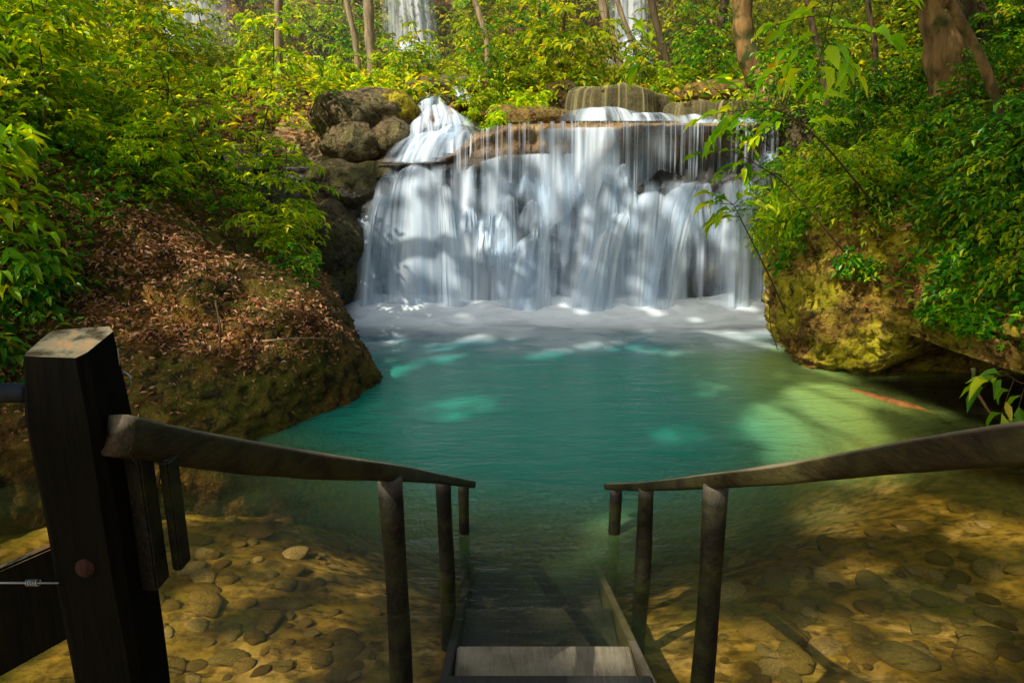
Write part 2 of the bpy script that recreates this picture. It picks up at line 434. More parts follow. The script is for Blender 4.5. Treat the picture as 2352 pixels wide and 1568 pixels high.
face = sstep(9.3, 8.9, P[...,1])
P[...,1] -= face*(.10*f - .11*g) + .02*e
P[...,2] += (1-face)*(.03*fbm(P[...,0]*3, P[...,1]*3, 1, 3)) + .012*e
def ledge_mat():
    m = M('falls_ledge'); o = m.obj(); n = m.noise(o, 4, 8, .6); f = m.noise(m.mapping(o, (14, 14, 4)), 1, 6, .65)
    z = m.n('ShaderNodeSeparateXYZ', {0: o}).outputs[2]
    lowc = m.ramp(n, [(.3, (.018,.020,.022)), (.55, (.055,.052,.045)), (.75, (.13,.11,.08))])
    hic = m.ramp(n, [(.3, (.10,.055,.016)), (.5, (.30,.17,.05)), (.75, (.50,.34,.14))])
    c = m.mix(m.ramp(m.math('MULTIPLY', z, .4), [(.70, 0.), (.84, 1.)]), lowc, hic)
    c = m.mix(m.ramp(f, [(.35, .5), (.55, 0.)]), c, (.02,.018,.012))
    return m.done(m.pbsdf(c, .3, m.bump(m.math('ADD', n, f), .8, .05), .5))
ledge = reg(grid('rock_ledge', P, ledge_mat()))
tag(ledge, 'wide overhanging travertine ledge behind the white curtain of the main falls', 'rock ledge')

# upper terrace and forest slope
X, Y = np.meshgrid(np.linspace(-14, 16, 200), np.concatenate([np.linspace(9.7, 19, 90), np.linspace(19.5, 60, 30)]))
slope = interp(Y, [9.7,10.4,11.5,14,15.8,16.6,18,25,40,60], [2.0,2.3,2.75,3.15,3.5,5.3,6.6,10,16,18])
dell = np.exp(-((X+1.9)/1.3)**2)*sstep(13, 10, Y)*.25
Z = slope - dell + .22*fbm(X*.8, Y*.8, 2, 5) + .12*sstep(15.2,16.4,Y)*fbm(X*3, Y*3, 7, 4)
Z += sstep(-3, -9, X)*.6 + sstep(3.5, 9, X)*1.2
hill = reg(grid('hillside', np.stack([X, Y, Z], -1), HILL)); hill['kind'] = 'structure'

# water surface
X, Y = np.meshgrid(axis(-4.2, 5.6, 150, 80), np.concatenate([-np.geomspace(80, .3, 14), np.linspace(-.1, 8.9, 170)]))
D = np.where((X > -5) & (X < 8) & (Y > -1), depth_fn(X, Y), .3)
murk = 1-np.exp(-(np.clip(D-.38, 0, 2)**1.1)*3.8)
murk = np.clip(murk*.93 + .03, 0, .95)
murk *= 1
t1 = np.array([.012,.26,.175]); t2 = np.array([.018,.17,.22]); t3 = np.array([.20,.24,.03])
ky = sstep(5.6, 7.2, Y)[..., None]; kr = sstep(.8, .3, murk)[..., None]
tint = t1*(1-ky)+t2*ky; tint = tint*(1-kr)+np.array([.13,.25,.08])*kr
kx = (sstep(1.1, 2.6, X)*sstep(7.4, 6.0, Y))[..., None]*.75
tint = tint*(1-kx)+np.array([.36,.50,.10])*kx
cave = (sstep(2.8, 3.2, X+.25*(Y-5))*sstep(5.8, 5.4, Y)*sstep(3.2, 4.0, Y)*sstep(9, 8, X)); tint = tint*(1-cave[..., None])+np.array([.012,.012,.004])*cave[..., None]; murk = np.maximum(murk, .85*cave)  # cave shade painted into the water: near-black tint, raised murk
Zw = .006*fbm(X*1.5, Y*4, 0, 3)*sstep(9, 4, Y) + .012*fbm(X*2, Y*5, 3, 3)*sstep(5, 8, Y)
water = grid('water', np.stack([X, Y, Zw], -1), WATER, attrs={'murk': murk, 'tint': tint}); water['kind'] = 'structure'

# ------------------------------------------------------------------ waterfalls
fallroot = empty('waterfall', (.6, 8.5, 0))
tag(fallroot, 'broad silky white waterfall dropping off the overhanging ledge into the turquoise pool', 'waterfall')
def rel(P, root): return P - np.array(root.location)
def fan(root, top, bot, zt_, zb_, yt, yb, body, mat, seed=0, bulge=.12, nu=70, nv=60, sp=.6, ysp=.5, wig=.06, edge=.16, fadetop=.08, fadebot=0.0, dome=.28, bn=.33, fs=1.0):
    u = np.linspace(0, 1, nu)[None, :]; v = np.linspace(0, 1, nv)[:, None]
    xt = top[0]+(top[1]-top[0])*u; xb = bot[0]+(bot[1]-bot[0])*u
    x = xt+(xb-xt)*v**sp
    y = yt+(yb-yt)*v**ysp - bulge*np.sin(pi*u)*v**.5
    z = zt_+(zb_-zt_)*v**1.35 - dome*abs(top[1]-top[0]+.25*(bot[1]-bot[0]))*(2*u-1)**2*(1-v)
    w = fbm(u*7+seed*3.1, v*1.1, seed, 4); w2 = np.abs(fbm(u*16+seed, v*.8, seed+3, 3))
    y = y - wig*w*(.3+v) - wig*.7*w2; x = x + .03*w
    z = z + 0*u + .02*w*(1-v)
    P = np.stack([x, y, z+0*u], -1)
    fade = sstep(0, edge, u)*sstep(1, 1-edge, u)*sstep(0, fadetop, v)*(1-fadebot*sstep(.6, 1, v))
    wd = abs(bot[1]-bot[0])
    flow = np.stack([u*wd*fs+seed*7.7+0*v, v*1.0*abs(zt_-zb_)+seed+0*u, 0*u+0*v], -1)
    bd = np.clip((body+bn*fbm(u*3.6+seed, v*1.3, 3, 4)*2.0)+0*v, 0, 1)
    return grid('veil', rel(P, root), mat, root, {'fade': fade+0*v, 'flow': flow, 'body': bd})

# sheet hugging the whole lower face
u = np.linspace(-2.05, 3.35, 260)[None, :]; v = np.linspace(0, 1, 80)[:, None]
ztop = interp(u, [-2.05,-1.8,-1.5,-.8,-.3,.2,.7,1.2,1.7,3.0,3.35], [1.2,1.4,1.75,1.8,1.75,1.6,1.62,1.7,1.62,1.6,1.2])
z = ztop*(1-v)
y = 8.56 - .42*v**.6 - .12*fbm(u*2.2, 1.2*v, 4, 4) - .05*np.abs(fbm(u*9, v*1.0, 9, 3))
P = np.stack([u+0*v, y, z], -1)
clump = sstep(-.30, .35, fbm(u*1.3, v*1.6, 6, 4))
grid('veil', rel(P, fallroot), VEIL, fallroot, {'fade': (sstep(-2.05, -1.95, u)*sstep(3.35, 3.1, u)*sstep(0, .08, v)), 'flow': np.stack([u+0*v, v+0*u, 0*(u+v)], -1),
     'body': np.clip(-.25+.42*clump*(.35+.65*v)+0*u, 0, 1)})
# thin curtains off the lip
def curtain(x0, x1, z0f, z1f, y0, y1, body, mat, seed, root, n=160, jitter=.25, fb=.5):
    u = np.linspace(x0, x1, n)[None, :]; v = np.linspace(0, 1, 24)[:, None]
    z0 = z0f(u); z1 = z1f(u) + .22*vnoise(u*5.1, seed+2) - jitter*np.abs(vnoise(u*3.3, seed))
    yy = y0(u) - .05*np.sqrt(v) + (y1-.0)*v - .02*fbm(u*9, v*.5, seed, 3)
    P = np.stack([u+0*v, yy, z0+(z1-z0)*v**1.2], -1)
    fade = sstep(x0, x0+.12, u)*sstep(x1, x1-.12, u)*sstep(0, .03, v)*(1-fb*sstep(.75, 1, v))
    grid('veil', rel(P, root), mat, root, {'fade': fade, 'flow': np.stack([u+seed+0*v, v*.6+0*u, 0*(u+v)], -1), 'body': np.clip(body+.5*fbm(u*1.9, v*.6, seed, 4)+0*v, 0, 1)})
lipz = lambda u: interp(u, xs, zl)
lipy = lambda u: 8.72+interp(u, xs, lipo)-.07
curtain(-.72, 3.25, lambda u: lipz(u)+.02, lambda u: 1.60+.20*sstep(1.35,.9,u), lambda u: lipy(u)-.06*sstep(1.75,1.1,u), -.06, .0, STRAND, 3, fallroot, 300)
curtain(-.6, 1.25, lambda u: lipz(u)-.34, lambda u: 1.2+0*u, lambda u: 8.46+.04*np.sin(u*5), -.10, .12, VEIL, 5, fallroot, 160, .6)
curtain(.3, 1.3, lambda u: lipz(u)-.05, lambda u: 1.5+0*u, lambda u: lipy(u)-.10, -.12, .22, VEIL, 8, fallroot, 120, .5)
FW = lambda px: (px-1176)/FPX*8.3
# fans that swell over the lower mounds
F = [  # top px, bottom px, ztop, body
 ((905,1010),(795,1095),1.80,.40,8.72,8.12), ((860,930),(800,905),1.45,.34,8.45,8.08), ((985,1045),(985,1100),1.55,.38,8.5,8.10),
 ((1110,1200),(1120,1210),1.45,.12,8.62,8.2), ((1180,1290),(1110,1290),.98,.32,8.46,8.0), ((1240,1330),(1200,1330),1.62,.26,8.66,8.15),
 ((1330,1460),(1250,1430),1.78,.42,8.66,8.05), ((1390,1470),(1270,1420),1.25,.48,8.42,7.98), ((1440,1560),(1380,1540),1.48,.36,8.58,8.08),
 ((1520,1680),(1440,1560),1.58,.36,8.62,8.02), ((1640,1740),(1600,1740),1.62,.42,8.6,8.04), ((1730,1800),(1700,1800),1.95,.32,8.7,8.15)]
for i, (t, b, zz, bd, yt, yb) in enumerate(F):
    fan(fallroot, (FW(t[0]), FW(t[1])), (FW(b[0]), FW(b[1])), zz, -.02, yt, yb, bd-.06, VEIL, i+1, .2, edge=.44, sp=.55, wig=.035)
# small side spouts over the tier in the middle
for i in range(30):
    x = random.uniform(-.62, 1.7) if i < 24 else random.uniform(1.7, 3.1); zz = random.uniform(.75, 1.85) if x < 1.4 else random.uniform(1.45, 1.7); w = random.uniform(.08, .22)
    yk = 8.60 - .22*(1.85-zz) - .06*random.random()
    fan(fallroot, (x-w*.6, x+w*.6), (x-w*1.2, x+w*1.2), zz, zz-random.uniform(.3, .8), yk, yk-.16, random.uniform(.25, .6), VEIL, i+30, .10, 26, 26, fadetop=.12, edge=.35, fadebot=1, dome=.6)
# foam
n = 220
u = np.linspace(-2.1, 3.4, n)[None, :]; v = np.linspace(0, 1, 60)[:, None]
z = .008 + .21*np.exp(-(v/.20)**2)*(.75+.35*fbm(u*1.8, v*3, 2, 4)) + .05*np.exp(-(v/.5)**2)
P = np.stack([u+0*v, 8.25-2.3*v+0*u, z], -1)
fade = (sstep(.82, .20, v+.20*fbm(u*1.1, v*3, 5, 4))**1.2)*(1-.5*sstep(.25, .5, v)*sstep(.0, .3, fbm(u*2, v*9, 8, 3))); fade = np.maximum(fade, .42*sstep(1.0, .6, v)*sstep(-.35, .3, fbm(u*2.2, v*7, 4, 4)))*sstep(-2.1, -1.7, u)*sstep(3.4, 3.0, u)
o = grid('foam', rel(P, fallroot), FOAM, fallroot, {'fade': np.clip(fade, 0, 1)})

# upper side cascade
casc = empty('cascade', tuple(at(1000, 300, 9.5)*np.array([1, 1, 0])+np.array([0, 0, 1.9])))
tag(casc, 'small white stepped cascade tumbling between boulders above the main falls', 'waterfall')
def fanpx(root, t, b, yt_px, yb_px, Yt, Yb, body, mat, seed, **k):
    a0, a1 = at(t[0], yt_px, Yt), at(t[1], yt_px, Yt); b0, b1 = at(b[0], yb_px, Yb), at(b[1], yb_px, Yb)
    fan(root, (a0[0], a1[0]), (b0[0], b1[0]), a0[2], b0[2], Yt, Yb, body, mat, seed, **k)
for i, a in enumerate([((955,1035),(950,1040),222,268,10.6,10.1,.6), ((960,1050),(940,1110),240,300,10.2,9.6,.55), ((1010,1060),(960,1110),262,330,9.9,9.3,.6),
                       ((945,1000),(925,1010),268,352,9.8,9.1,.35), ((1000,1100),(960,1070),285,362,9.6,9.0,.6), ((950,1020),(900,1000),330,375,9.2,8.75,.4), ((1035,1060),(1040,1090),195,240,11.2,10.6,.4)]):
    fanpx(casc, a[0], a[1], a[2], a[3], a[4], a[5], a[6]-.30, VEIL, 60+i, bulge=.04, nu=40, nv=34, wig=.018, fadetop=.15, edge=.3, fs=2.4)

fanpx(casc, (955,1085), (870,1035), 300, 372, 9.6, 8.60, .12, VEIL, 71, bulge=.10, nu=60, nv=40, wig=.03, fadetop=.2, edge=.35, fs=1.6, dome=.12)
fanpx(casc, (1000,1100), (1010,1085), 300, 352, 9.6, 9.0, .05, VEIL, 72, bulge=.05, nu=40, nv=30, wig=.02, fadetop=.2, edge=.4, fs=2, dome=.12)
# ------------------------------------------------------------------ boulders
def boulder(name, c, r, mat, seed, amp=.22, sub=4, root=None, freq=1.6):
    import bmesh
    bm = bmesh.new(); bmesh.ops.create_icosphere(bm, subdivisions=sub, radius=1)
    V = np.array([v.co for v in bm.verts]); F_ = [[v.index for v in f.verts] for f in bm.faces]; bm.free()
    N = V.copy()
    k = 1 + amp*fbm(N[:,0]*freq+seed*3.7, N[:,1]*freq, N[:,2]*freq, 4) + .05*fbm(N[:,0]*7+seed, N[:,1]*7, N[:,2]*7, 3)
    V = V*k[:, None]*np.array(r)
    o = mesh_raw(name, V, np.array(F_).ravel(), np.arange(len(F_))*3, np.full(len(F_), 3), mat, root)
    o.location = tuple(c); return o
BL = [ # px x, y, Y, radii, mat, label
 (860,255,9.9,(.62,.55,.34),PALE,'pale rounded boulder with moss beside the small upper cascade'),
 (790,275,9.6,(.50,.5,.42),PALE,'large tan boulder behind the sapling leaves above the left bank'),
 (905,250,9.9,(.30,.35,.26),MOSSY,'mossy dark boulder directly against the upper cascade'),
 (800,330,9.2,(.42,.4,.28),PALE,'low brown boulder under the tan one at the cascade foot'),
 (905,320,9.3,(.30,.3,.26),PALE,'smaller wet boulder at the left foot of the upper cascade'),
 (770,440,8.5,(.50,.45,.36),WETROCK,'wet grey boulder forming the left shoulder of the main falls'),
 (750,560,8.0,(.42,.40,.45),WETROCK,'tall dark boulder standing left of the falling water'),
 (775,640,8.0,(.24,.30,.40),WETROCK,'narrow wet boulder at the left foot of the main falls'),
 (735,680,7.5,(.22,.25,.22),WETROCK,'small round boulder between left bank and main falls'),
 (850,400,8.75,(.26,.25,.16),WETROCK,'flat wet rock at the left end of the falls lip'),
 (1240,270,10.0,(.55,.4,.16),AMBER,'flat amber rock on the terrace below the ferny bushes'),
 (1295,232,10.5,(.30,.4,.30),DAMBER,'brown knob of rock joined to the left end of the threaded amber fall'),
 (1160,262,10.2,(.34,.3,.14),AMBER,'small amber rock right of the upper cascade'),
 (1660,215,11.0,(.8,.5,.22),AMBER,'long orange rock above the amber side falls'),
 (1790,250,10.2,(.6,.5,.28),AMBER,'orange stained rock at the foot of the curved trunk'),
 (1830,420,8.6,(.30,.4,.9),WETROCK,'tall wet rock at the right end of the main falls'),
 (1010,240,10.6,(.4,.4,.16),WETROCK,'dark wet rock in the middle of the upper cascade'),
 (1030,320,9.5,(.45,.4,.22),WETROCK,'wet rock under the lower step of the upper cascade'),
 (1020,200,11.6,(.7,.4,.2),PALE,'brown rock shelf at the top of the upper cascade'),
]
for i, (px, py, Yb, r, mt, lab) in enumerate(BL):
    c = at(px, py, Yb); c = c + np.array([0, r[1]*.5, 0])
    o = boulder('boulder', c, r, mt, i+1, .25); tag(o, lab, 'boulder', 'boulders around the falls')

# amber side tiers
def tier(name, px0, px1, ytop, ybot, Yc, label, body, seed):
    a, b = at(px0, ytop, Yc), at(px1, ytop, Yc); z1 = a[2]; z0 = at(px0, ybot, Yc-.35)[2]-.12
    cx, hw = (a[0]+b[0])/2, (b[0]-a[0])/2
    root = empty(name, (cx, Yc, z0)); tag(root, label, 'waterfall', 'amber side falls')
    th = np.linspace(-pi*.08, pi*1.08, 90)[None, :]
    HT = lambda th, sd: 1-.20*sstep(1.6, 2.8, th)+.10*fbm(th*1.7, sd+3, 0, 3)
    TR = lambda th, sd: 1+.20*fbm(th*1.3, sd, 0, 3)+.13*fbm(th*3.0, sd, 4, 2)
    prof = catmull([(1.03,0), (1.0,.3), (1.0,.62), (1.02,.80), (1.0,.92), (.92,.99), (.6,1.03), (0,1.05)], 50)
    rr, zz = prof[:, 0][:, None], prof[:, 1][:, None]
    rad = rr*TR(th, seed)*(1+.05*fbm(th*4, seed, zz*3, 4)+.05*np.abs(fbm(th*9, seed, zz, 3)))
    X_ = -np.cos(th)*hw*rad; Y_ = -np.sin(th)*.42*rad; Z_ = zz*(z1-z0)*HT(th, seed)
    grid('ledge', np.stack([X_, Y_, Z_], -1), DAMBER, root)
    th = np.linspace(pi*.02, pi*.98, 90)[None, :]; v = np.linspace(0, 1, 30)[:, None]
    rad = interp(v, [0, .14, .24, .4, 1], [.45, .90, 1.04, 1.09, 1.16])*TR(th, seed)
    X_ = -np.cos(th)*hw*rad; Y_ = -np.sin(th)*.42*rad - .02*fbm(th*8, v, seed, 3); Z_ = interp(v, [0, .14, .24, .4, 1], [1.07, 1.045, .95, .78, .02])*(z1-z0)*HT(th, seed)
    grid('veil', np.stack([X_, Y_, Z_], -1), GOLD, root, {'fade': sstep(0, .05, v)+0*th, 'flow': np.stack([th*hw+seed+0*v, v*.5+0*th, 0*(th+v)], -1), 'body': np.clip(body+.2*fbm(th*3, v, seed, 3), 0, 1)})
    for q, (c0, w0) in enumerate(((-.35, .95), (.45, .8))):
        xx = root.location.x+c0*hw; fan(root, (xx-w0*hw*.6, xx+w0*hw*.6), (xx-w0*hw, xx+w0*hw), z0+.24-.07*q, z0+.02, Yc-.36, Yc-.95, .30, VEIL, seed*5+q, bulge=.04, dome=.05, nu=40, nv=26, wig=.02, fadetop=.3, edge=.4, fs=1.6)
tier('waterfall', 1300, 1530, 206, 268, 10.4, 'round amber ledge shedding yellow threads of water, the larger side fall', .16, 2)
tier('waterfall', 1530, 1650, 238, 285, 9.9, 'small dome shaped amber fall right of the larger threaded one', .22, 5)
tier('waterfall', 1630, 1740, 240, 288, 9.7, 'low shaded amber fall nearest the overhanging leaves', .02, 9)

# far falls
def farfall(px0, px1, y0, y1, Yf, label, seed, body=.6, lean=0):
    a, b = at(px0, y0, Yf), at(px1, y1, Yf)
    root = empty('waterfall', ((a[0]+b[0])/2, Yf, b[2])); tag(root, label, 'waterfall')
    w = abs(b[0]-a[0])/2; cx = (a[0]+b[0])/2
    fan(root, (cx-w*.7+lean, cx+w*.6+lean), (cx-w, cx+w), max(a[2], b[2]+1)+1.5, b[2]-.2, Yf, Yf-.5, body-.35, FARV, seed, bulge=.0, nu=60, nv=40, sp=1.0, edge=.4, bn=.5, wig=.15)
    fan(root, (cx-w*.2+lean, cx+w*.4+lean), (cx-w*.3, cx+w*.9), max(a[2], b[2]+1)*.5+b[2]*.5, b[2]-.2, Yf-.4, Yf-.8, body, FARV, seed+1, nu=40, nv=30)
farfall(870, 1040, 0, 188, 15.2, 'tall misty white waterfall far behind the centre bushes', 81, .75, -.2)
farfall(320, 600, 40, 190, 14.6, 'wide sunlit white waterfall glimpsed through the upper left leaves', 84, .8)
farfall(1370, 1500, 0, 178, 15.4, 'distant white waterfall glimpsed between thin leaning trunks', 87, .75)

# ------------------------------------------------------------------ stairs
stair = empty('staircase', (.12, 1.9, 0)); tag(stair, 'narrow wooden staircase with two handrails leading down into the clear water', 'staircase')
def box(name, corners8, mat, parent, bev=.006):
    import bmesh
    bm = bmesh.new(); off = np.array(parent.location) if parent else np.zeros(3)
    vs = [bm.verts.new(tuple(np.array(c)-off)) for c in corners8]
    for f in ((0,1,2,3),(7,6,5,4),(0,4,5,1),(1,5,6,2),(2,6,7,3),(3,7,4,0)): bm.faces.new([vs[i] for i in f])
    bmesh.ops.recalc_face_normals(bm, faces=bm.faces)
    bmesh.ops.bevel(bm, geom=list(bm.edges), offset=bev, segments=2, affect='EDGES')
    me = bpy.data.meshes.new(name); bm.to_mesh(me); bm.free(); me.materials.append(mat)
    o = bpy.data.objects.new(name, me); COL.objects.link(o); o.parent = parent; return o
def slab(name, x0, x1, y0, y1, z0, z1, mat, parent, bev=.006, skew=0):
    return box(name, [(x0,y0,z0),(x1,y0,z0),(x1+skew,y1,z0),(x0+skew,y1,z0),(x0,y0,z1),(x1,y0,z1),(x1+skew,y1,z1),(x0+skew,y1,z1)], mat, parent, bev)
cx = .115
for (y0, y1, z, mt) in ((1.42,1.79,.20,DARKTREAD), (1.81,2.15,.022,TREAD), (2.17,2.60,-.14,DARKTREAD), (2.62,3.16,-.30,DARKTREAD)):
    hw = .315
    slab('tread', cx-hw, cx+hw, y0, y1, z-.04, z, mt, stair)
for s in (-1, 1):
    xx = cx+s*.335
    a = np.array([xx, 1.35, .17]); b = np.array([xx, 3.2, -.42])
    t = .016
    box('stringer', [(xx-t,1.35,.02),(xx+t,1.35,.02),(xx+t,3.25,-.62),(xx-t,3.25,-.62),(xx-t,1.35,.27),(xx+t,1.35,.27),(xx+t,3.25,-.33),(xx-t,3.25,-.33)], DARKTREAD if s < 0 else OLDT, stair, .004)
for i, (y, z) in enumerate(((1.8,-.02), (2.15,-.2))):      # cross bearers poking out past the stringers
    slab('bearer', cx-.44, cx+.44, y-.02, y+.02, z-.09, z-.045, WOOD, stair)

def post(px, ytop, t, r, zbot, name='post'):
    d = ray(px, ytop); p = np.array([0, 0, CAMZ])+d*t - np.array(stair.location)
    T = Tubes(); n = 14; zz = np.linspace(zbot, p[2], n)
    T.add([(p[0]+.004*math.sin(z*5+px), p[1]+.003*math.cos(z*4), z) for z in zz], [r*(1+.05*math.sin(z*9+px)) for z in zz], 12)
    return T.build(name, WOOD, stair)
for px, yt, t, r in ((898,1100,1.86,.033), (1020,1108,2.85,.033), (1066,1114,3.25,.026), (1646,1117,1.86,.033), (1484,1124,2.85,.034), (1414,1122,3.25,.028)):
    post(px, yt, t, r, -.75)

def rail(pts):     # (px, ytop, ybottom, t) along the rail
    pts = catmull(pts, 60); n = len(pts); ring = []
    for k, (px, y0, y1, t) in enumerate(pts):
        c = np.array([0, 0, CAMZ])+ray(px, (y0+y1)/2)*t
        ring.append((c, (y1-y0)/FPX*t/2*1.0))
    C_ = np.array([r[0] for r in ring]); H = np.array([r[1] for r in ring])
    T = np.gradient(C_, axis=0); T /= np.linalg.norm(T, axis=1)[:, None]
    A = np.cross(T, [0, 0, 1.]); A /= np.linalg.norm(A, axis=1)[:, None]; B = np.cross(A, T)
    an = np.linspace(0, 2*pi, 20, endpoint=False)
    ca, sa = np.cos(an), np.sin(an)
    ca, sa = np.sign(ca)*np.abs(ca)**.55, np.sign(sa)*np.abs(sa)**.55      # rounded rectangle
    wob = 1+.05*fbm(np.arange(n)[:, None]*.25, an[None, :]*1.2, 2, 3)
    P = C_[:, None]+A[:, None]*(ca[None, :]*.024*wob)[..., None]+B[:, None]*(sa[None, :]*H[:, None]*wob)[..., None] - np.array(stair.location)
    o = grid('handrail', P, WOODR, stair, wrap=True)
    me = o.data
    import bmesh
    bm = bmesh.new(); bm.from_mesh(me); bmesh.ops.holes_fill(bm, edges=[e for e in bm.edges if e.is_boundary], sides=0); bm.to_mesh(me); bm.free()
    return o
rail([(270,950,1048,.98), (430,986,1072,1.16), (640,1024,1095,1.42), (880,1062,1104,1.82), (1000,1086,1110,2.6), (1082,1104,1120,3.32)])
rail([(2620,925,1040,.92), (2352,967,1066,1.05), (2130,1004,1082,1.22), (1880,1050,1104,1.5), (1645,1086,1121,1.86), (1490,1105,1127,2.82), (1398,1109,1124,3.32)])

# big square newel at the left
PT = at(160, 800, .93); pw, pd = .088, .085
bx0, bx1 = at(52, 830, .90)[0]-.018, at(200, 830, .90)[0]
by0, by1 = .90, 1.0
ztopL = at(120, 838, .90)[2]
newel = []
def newel_post(x0, x1, y0, y1, zt_, name='newel_post', mat=WOOD):
    import bmesh
    bm = bmesh.new(); off = np.array(stair.location)
    seg = 26
    rings = []
    for k in range(seg+1):
        z = -.6+(zt_+.6)*k/seg
        ins = 0 if k < seg else .007
        c = []
        ch = .012
        pts = [(x0+ins+ch,y0+ins),(x1-ins-ch,y0+ins),(x1-ins,y0+ins+ch),(x1-ins,y1-ins-ch),(x1-ins-ch,y1-ins),(x0+ins+ch,y1-ins),(x0+ins,y1-ins-ch),(x0+ins,y0+ins+ch)]
        for (x, y) in pts:
            w = .0022*float(vnoise(x*60, y*60, z*14)); c.append(bm.verts.new((x+w-off[0], y+w-off[1], z+(.004*float(vnoise(x*40, y*40)) if k == seg else 0)+(.024*(y-y0)/(y1-y0)+.008 if k == seg else 0)-off[2])))
        rings.append(c)
    for a, b in zip(rings[:-1], rings[1:]):
        for j in range(8): bm.faces.new((a[j], a[(j+1) % 8], b[(j+1) % 8], b[j]))
    bm.faces.new(rings[-1]); bm.faces.new(rings[0][::-1])
    me = bpy.data.meshes.new(name); bm.to_mesh(me); bm.free(); me.materials.append(mat)
    o = bpy.data.objects.new(name, me); COL.objects.link(o); o.parent = stair; return o
def newel_mat():
    m = M('newel_wood'); o = m.obj()
    n = m.noise(m.mapping(o, (70, 70, 5)), 1, 5, .7, .3); n2 = m.noise(o, 16, 5, .6, .5)
    c = m.ramp(n, [(.3, (.0006,.0006,.0002)), (.75, (.006,.005,.0015))])
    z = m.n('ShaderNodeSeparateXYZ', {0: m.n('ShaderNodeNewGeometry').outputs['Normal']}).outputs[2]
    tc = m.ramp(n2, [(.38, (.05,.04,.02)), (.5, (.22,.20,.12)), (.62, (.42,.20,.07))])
    c = m.mix(m.ramp(z, [(.5, 0.), (.8, 1.)]), c, tc)  # lit top of the post, painted in by upward normal
    return m.done(m.pbsdf(c, .75, m.bump(n, .6, .005), .07))
NEWEL = newel_mat()
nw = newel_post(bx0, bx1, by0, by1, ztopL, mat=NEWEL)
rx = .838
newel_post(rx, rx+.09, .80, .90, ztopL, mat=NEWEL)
# knot on the front face, cleats on the side, wires
T = Tubes(); kx, kz = at(195, 1305, .898)[0], at(195, 1305, .898)[2]; off = np.array(stair.location)
T.add([(kx-off[0], .903-off[1], kz), (kx-off[0], .8965-off[1], kz), (kx-off[0], .8955-off[1], kz)], [.016, .014, .001], 14)
kn = T.build('knot', bark('knot_wood', (.02,.004,.002), (.07,.02,.010), 60), nw)
slab('cleat', bx1, bx1+.026, .945, .985, at(300, 1345, .96)[2], at(300, 1040, .96)[2], WOOD, stair, .003)
slab('cleat', bx1+.030, bx1+.046, .985, 1.02, at(340, 1300, 1.0)[2], at(340, 1052, 1.0)[2], WOOD, stair, .003)
T = Tubes(); e = at(286, 872, .985)-off
T.add([e+np.array([.010*math.cos(a), 0, .011*math.sin(a)]) for a in np.linspace(-1.9, 3.9, 20)], .0018, 6)
T.add([at(282, 885, .985)-off, at(283, 920, .985)-off, at(279, 975, .985)-off], .0018, 6)
T.add([at(270, 800, .97)-off, at(276, 850, .985)-off, at(284, 880, .985)-off], .0009, 5)
T.build('eye_bolt', WIRE, stair)
T = Tubes(); T.add([at(318, 1326, .95)-off, at(335, 1330, .95)-off, at(345, 1318, .95)-off], .0016, 6)
T.build('staple', WIRE, stair)
for q in range(3):
    pass
# fence to the left
fence = empty('fence', (-.9, .95, 0)); fo = np.array(fence.location)
tag(fence, 'dark fence with a top pipe, diagonal board and twisted wire tied to the square post', 'fence')
T = Tubes(); T.add([at(66, 902, .95)-fo, at(-200, 902, .97)-fo, at(-600, 905, 1.0)-fo], .0145, 14); T.build('rail_pipe', PIPE, fence)
a0, a1 = at(150, 1235, .97), at(150, 1462, .97); b0, b1 = at(-260, 1420, .92), at(-260, 1700, .92)
a0[0] += .01; a1[0] += .01
dy = np.array([0, .03, 0])
box('brace', [b1, a1, a1+dy, b1+dy, b0, a0, a0+dy, b0+dy], NEWEL, fence, .004)
T = Tubes(); T.add([at(135, 1338, .895)-fo, at(-300, 1338, .88)-fo], .0016, 6)
T.add([at(60+30*k/40, 1338, .893)-fo+np.array([0, .0038*math.cos(k*.8), .0045*math.sin(k*.8)]) for k in range(41)], .0011, 5)
T.build('wire', WIRE, fence)
# post that carries the far end of the fence, just out of frame
slab('fence_post', -1.42, -1.33, .92, 1.01, -.5, 1.40, NEWEL, fence)

# ------------------------------------------------------------------ stream stones
base = boulder('stream_stone', (0, 0, 0), (1, 1, 1), STONE, 5, .3, 3); base2 = boulder('stream_stone', (0, 0, 0), (1, 1, 1), STONE, 12, .35, 3)
tag(base, 'flat brown stone lying on the shallow bed among many alike', 'stone', 'flat stones on the shallow stream bed'); tag(base2, base['label'], 'stone', base['group'])
k = 0
for i in range(230):
    px, py = (random.uniform(330, 880), random.uniform(1090, 1568)) if i < 130 else (random.uniform(1660, 2352), random.uniform(1120, 1568))
    p = gd(px, py, -.28); z = drop_z(p[0], p[1], -.3)
    if z > -.12: continue
    o = (base, base2)[i] if i < 2 else (base, base2)[i % 2].copy()
    if i >= 2: COL.objects.link(o)
    s = random.choice((.018,.022,.028,.035,.045,.06))*(1.25 if i >= 95 else 1); o.scale = (s*random.uniform(.9, 1.7), s, s*random.uniform(.35, .6))
    o.location = (p[0], p[1], z+s*.04); o.rotation_euler = (random.uniform(-.15, .15), random.uniform(-.15, .15), random.uniform(0, 6.28))
# orange submerged log at the cave mouth
T = Tubes(); lp = [gd(1925, 890, -.02), gd(1990, 905, -.005), gd(2060, 925, .0), gd(2110, 938, -.01), gd(2150, 950, -.02)]
lp = catmull(lp, 24); T.add(lp, np.interp(np.linspace(0, 1, 24), [0, .15, .6, 1], [.015, .035, .05, .008]), 8, flat=.5)
lg = T.build('driftwood', bark('orange_wood', (.20,.06,.012), (.50,.20,.05), 14)); tag(lg, 'orange piece of driftwood floating at the mouth of the dark cave', 'driftwood')

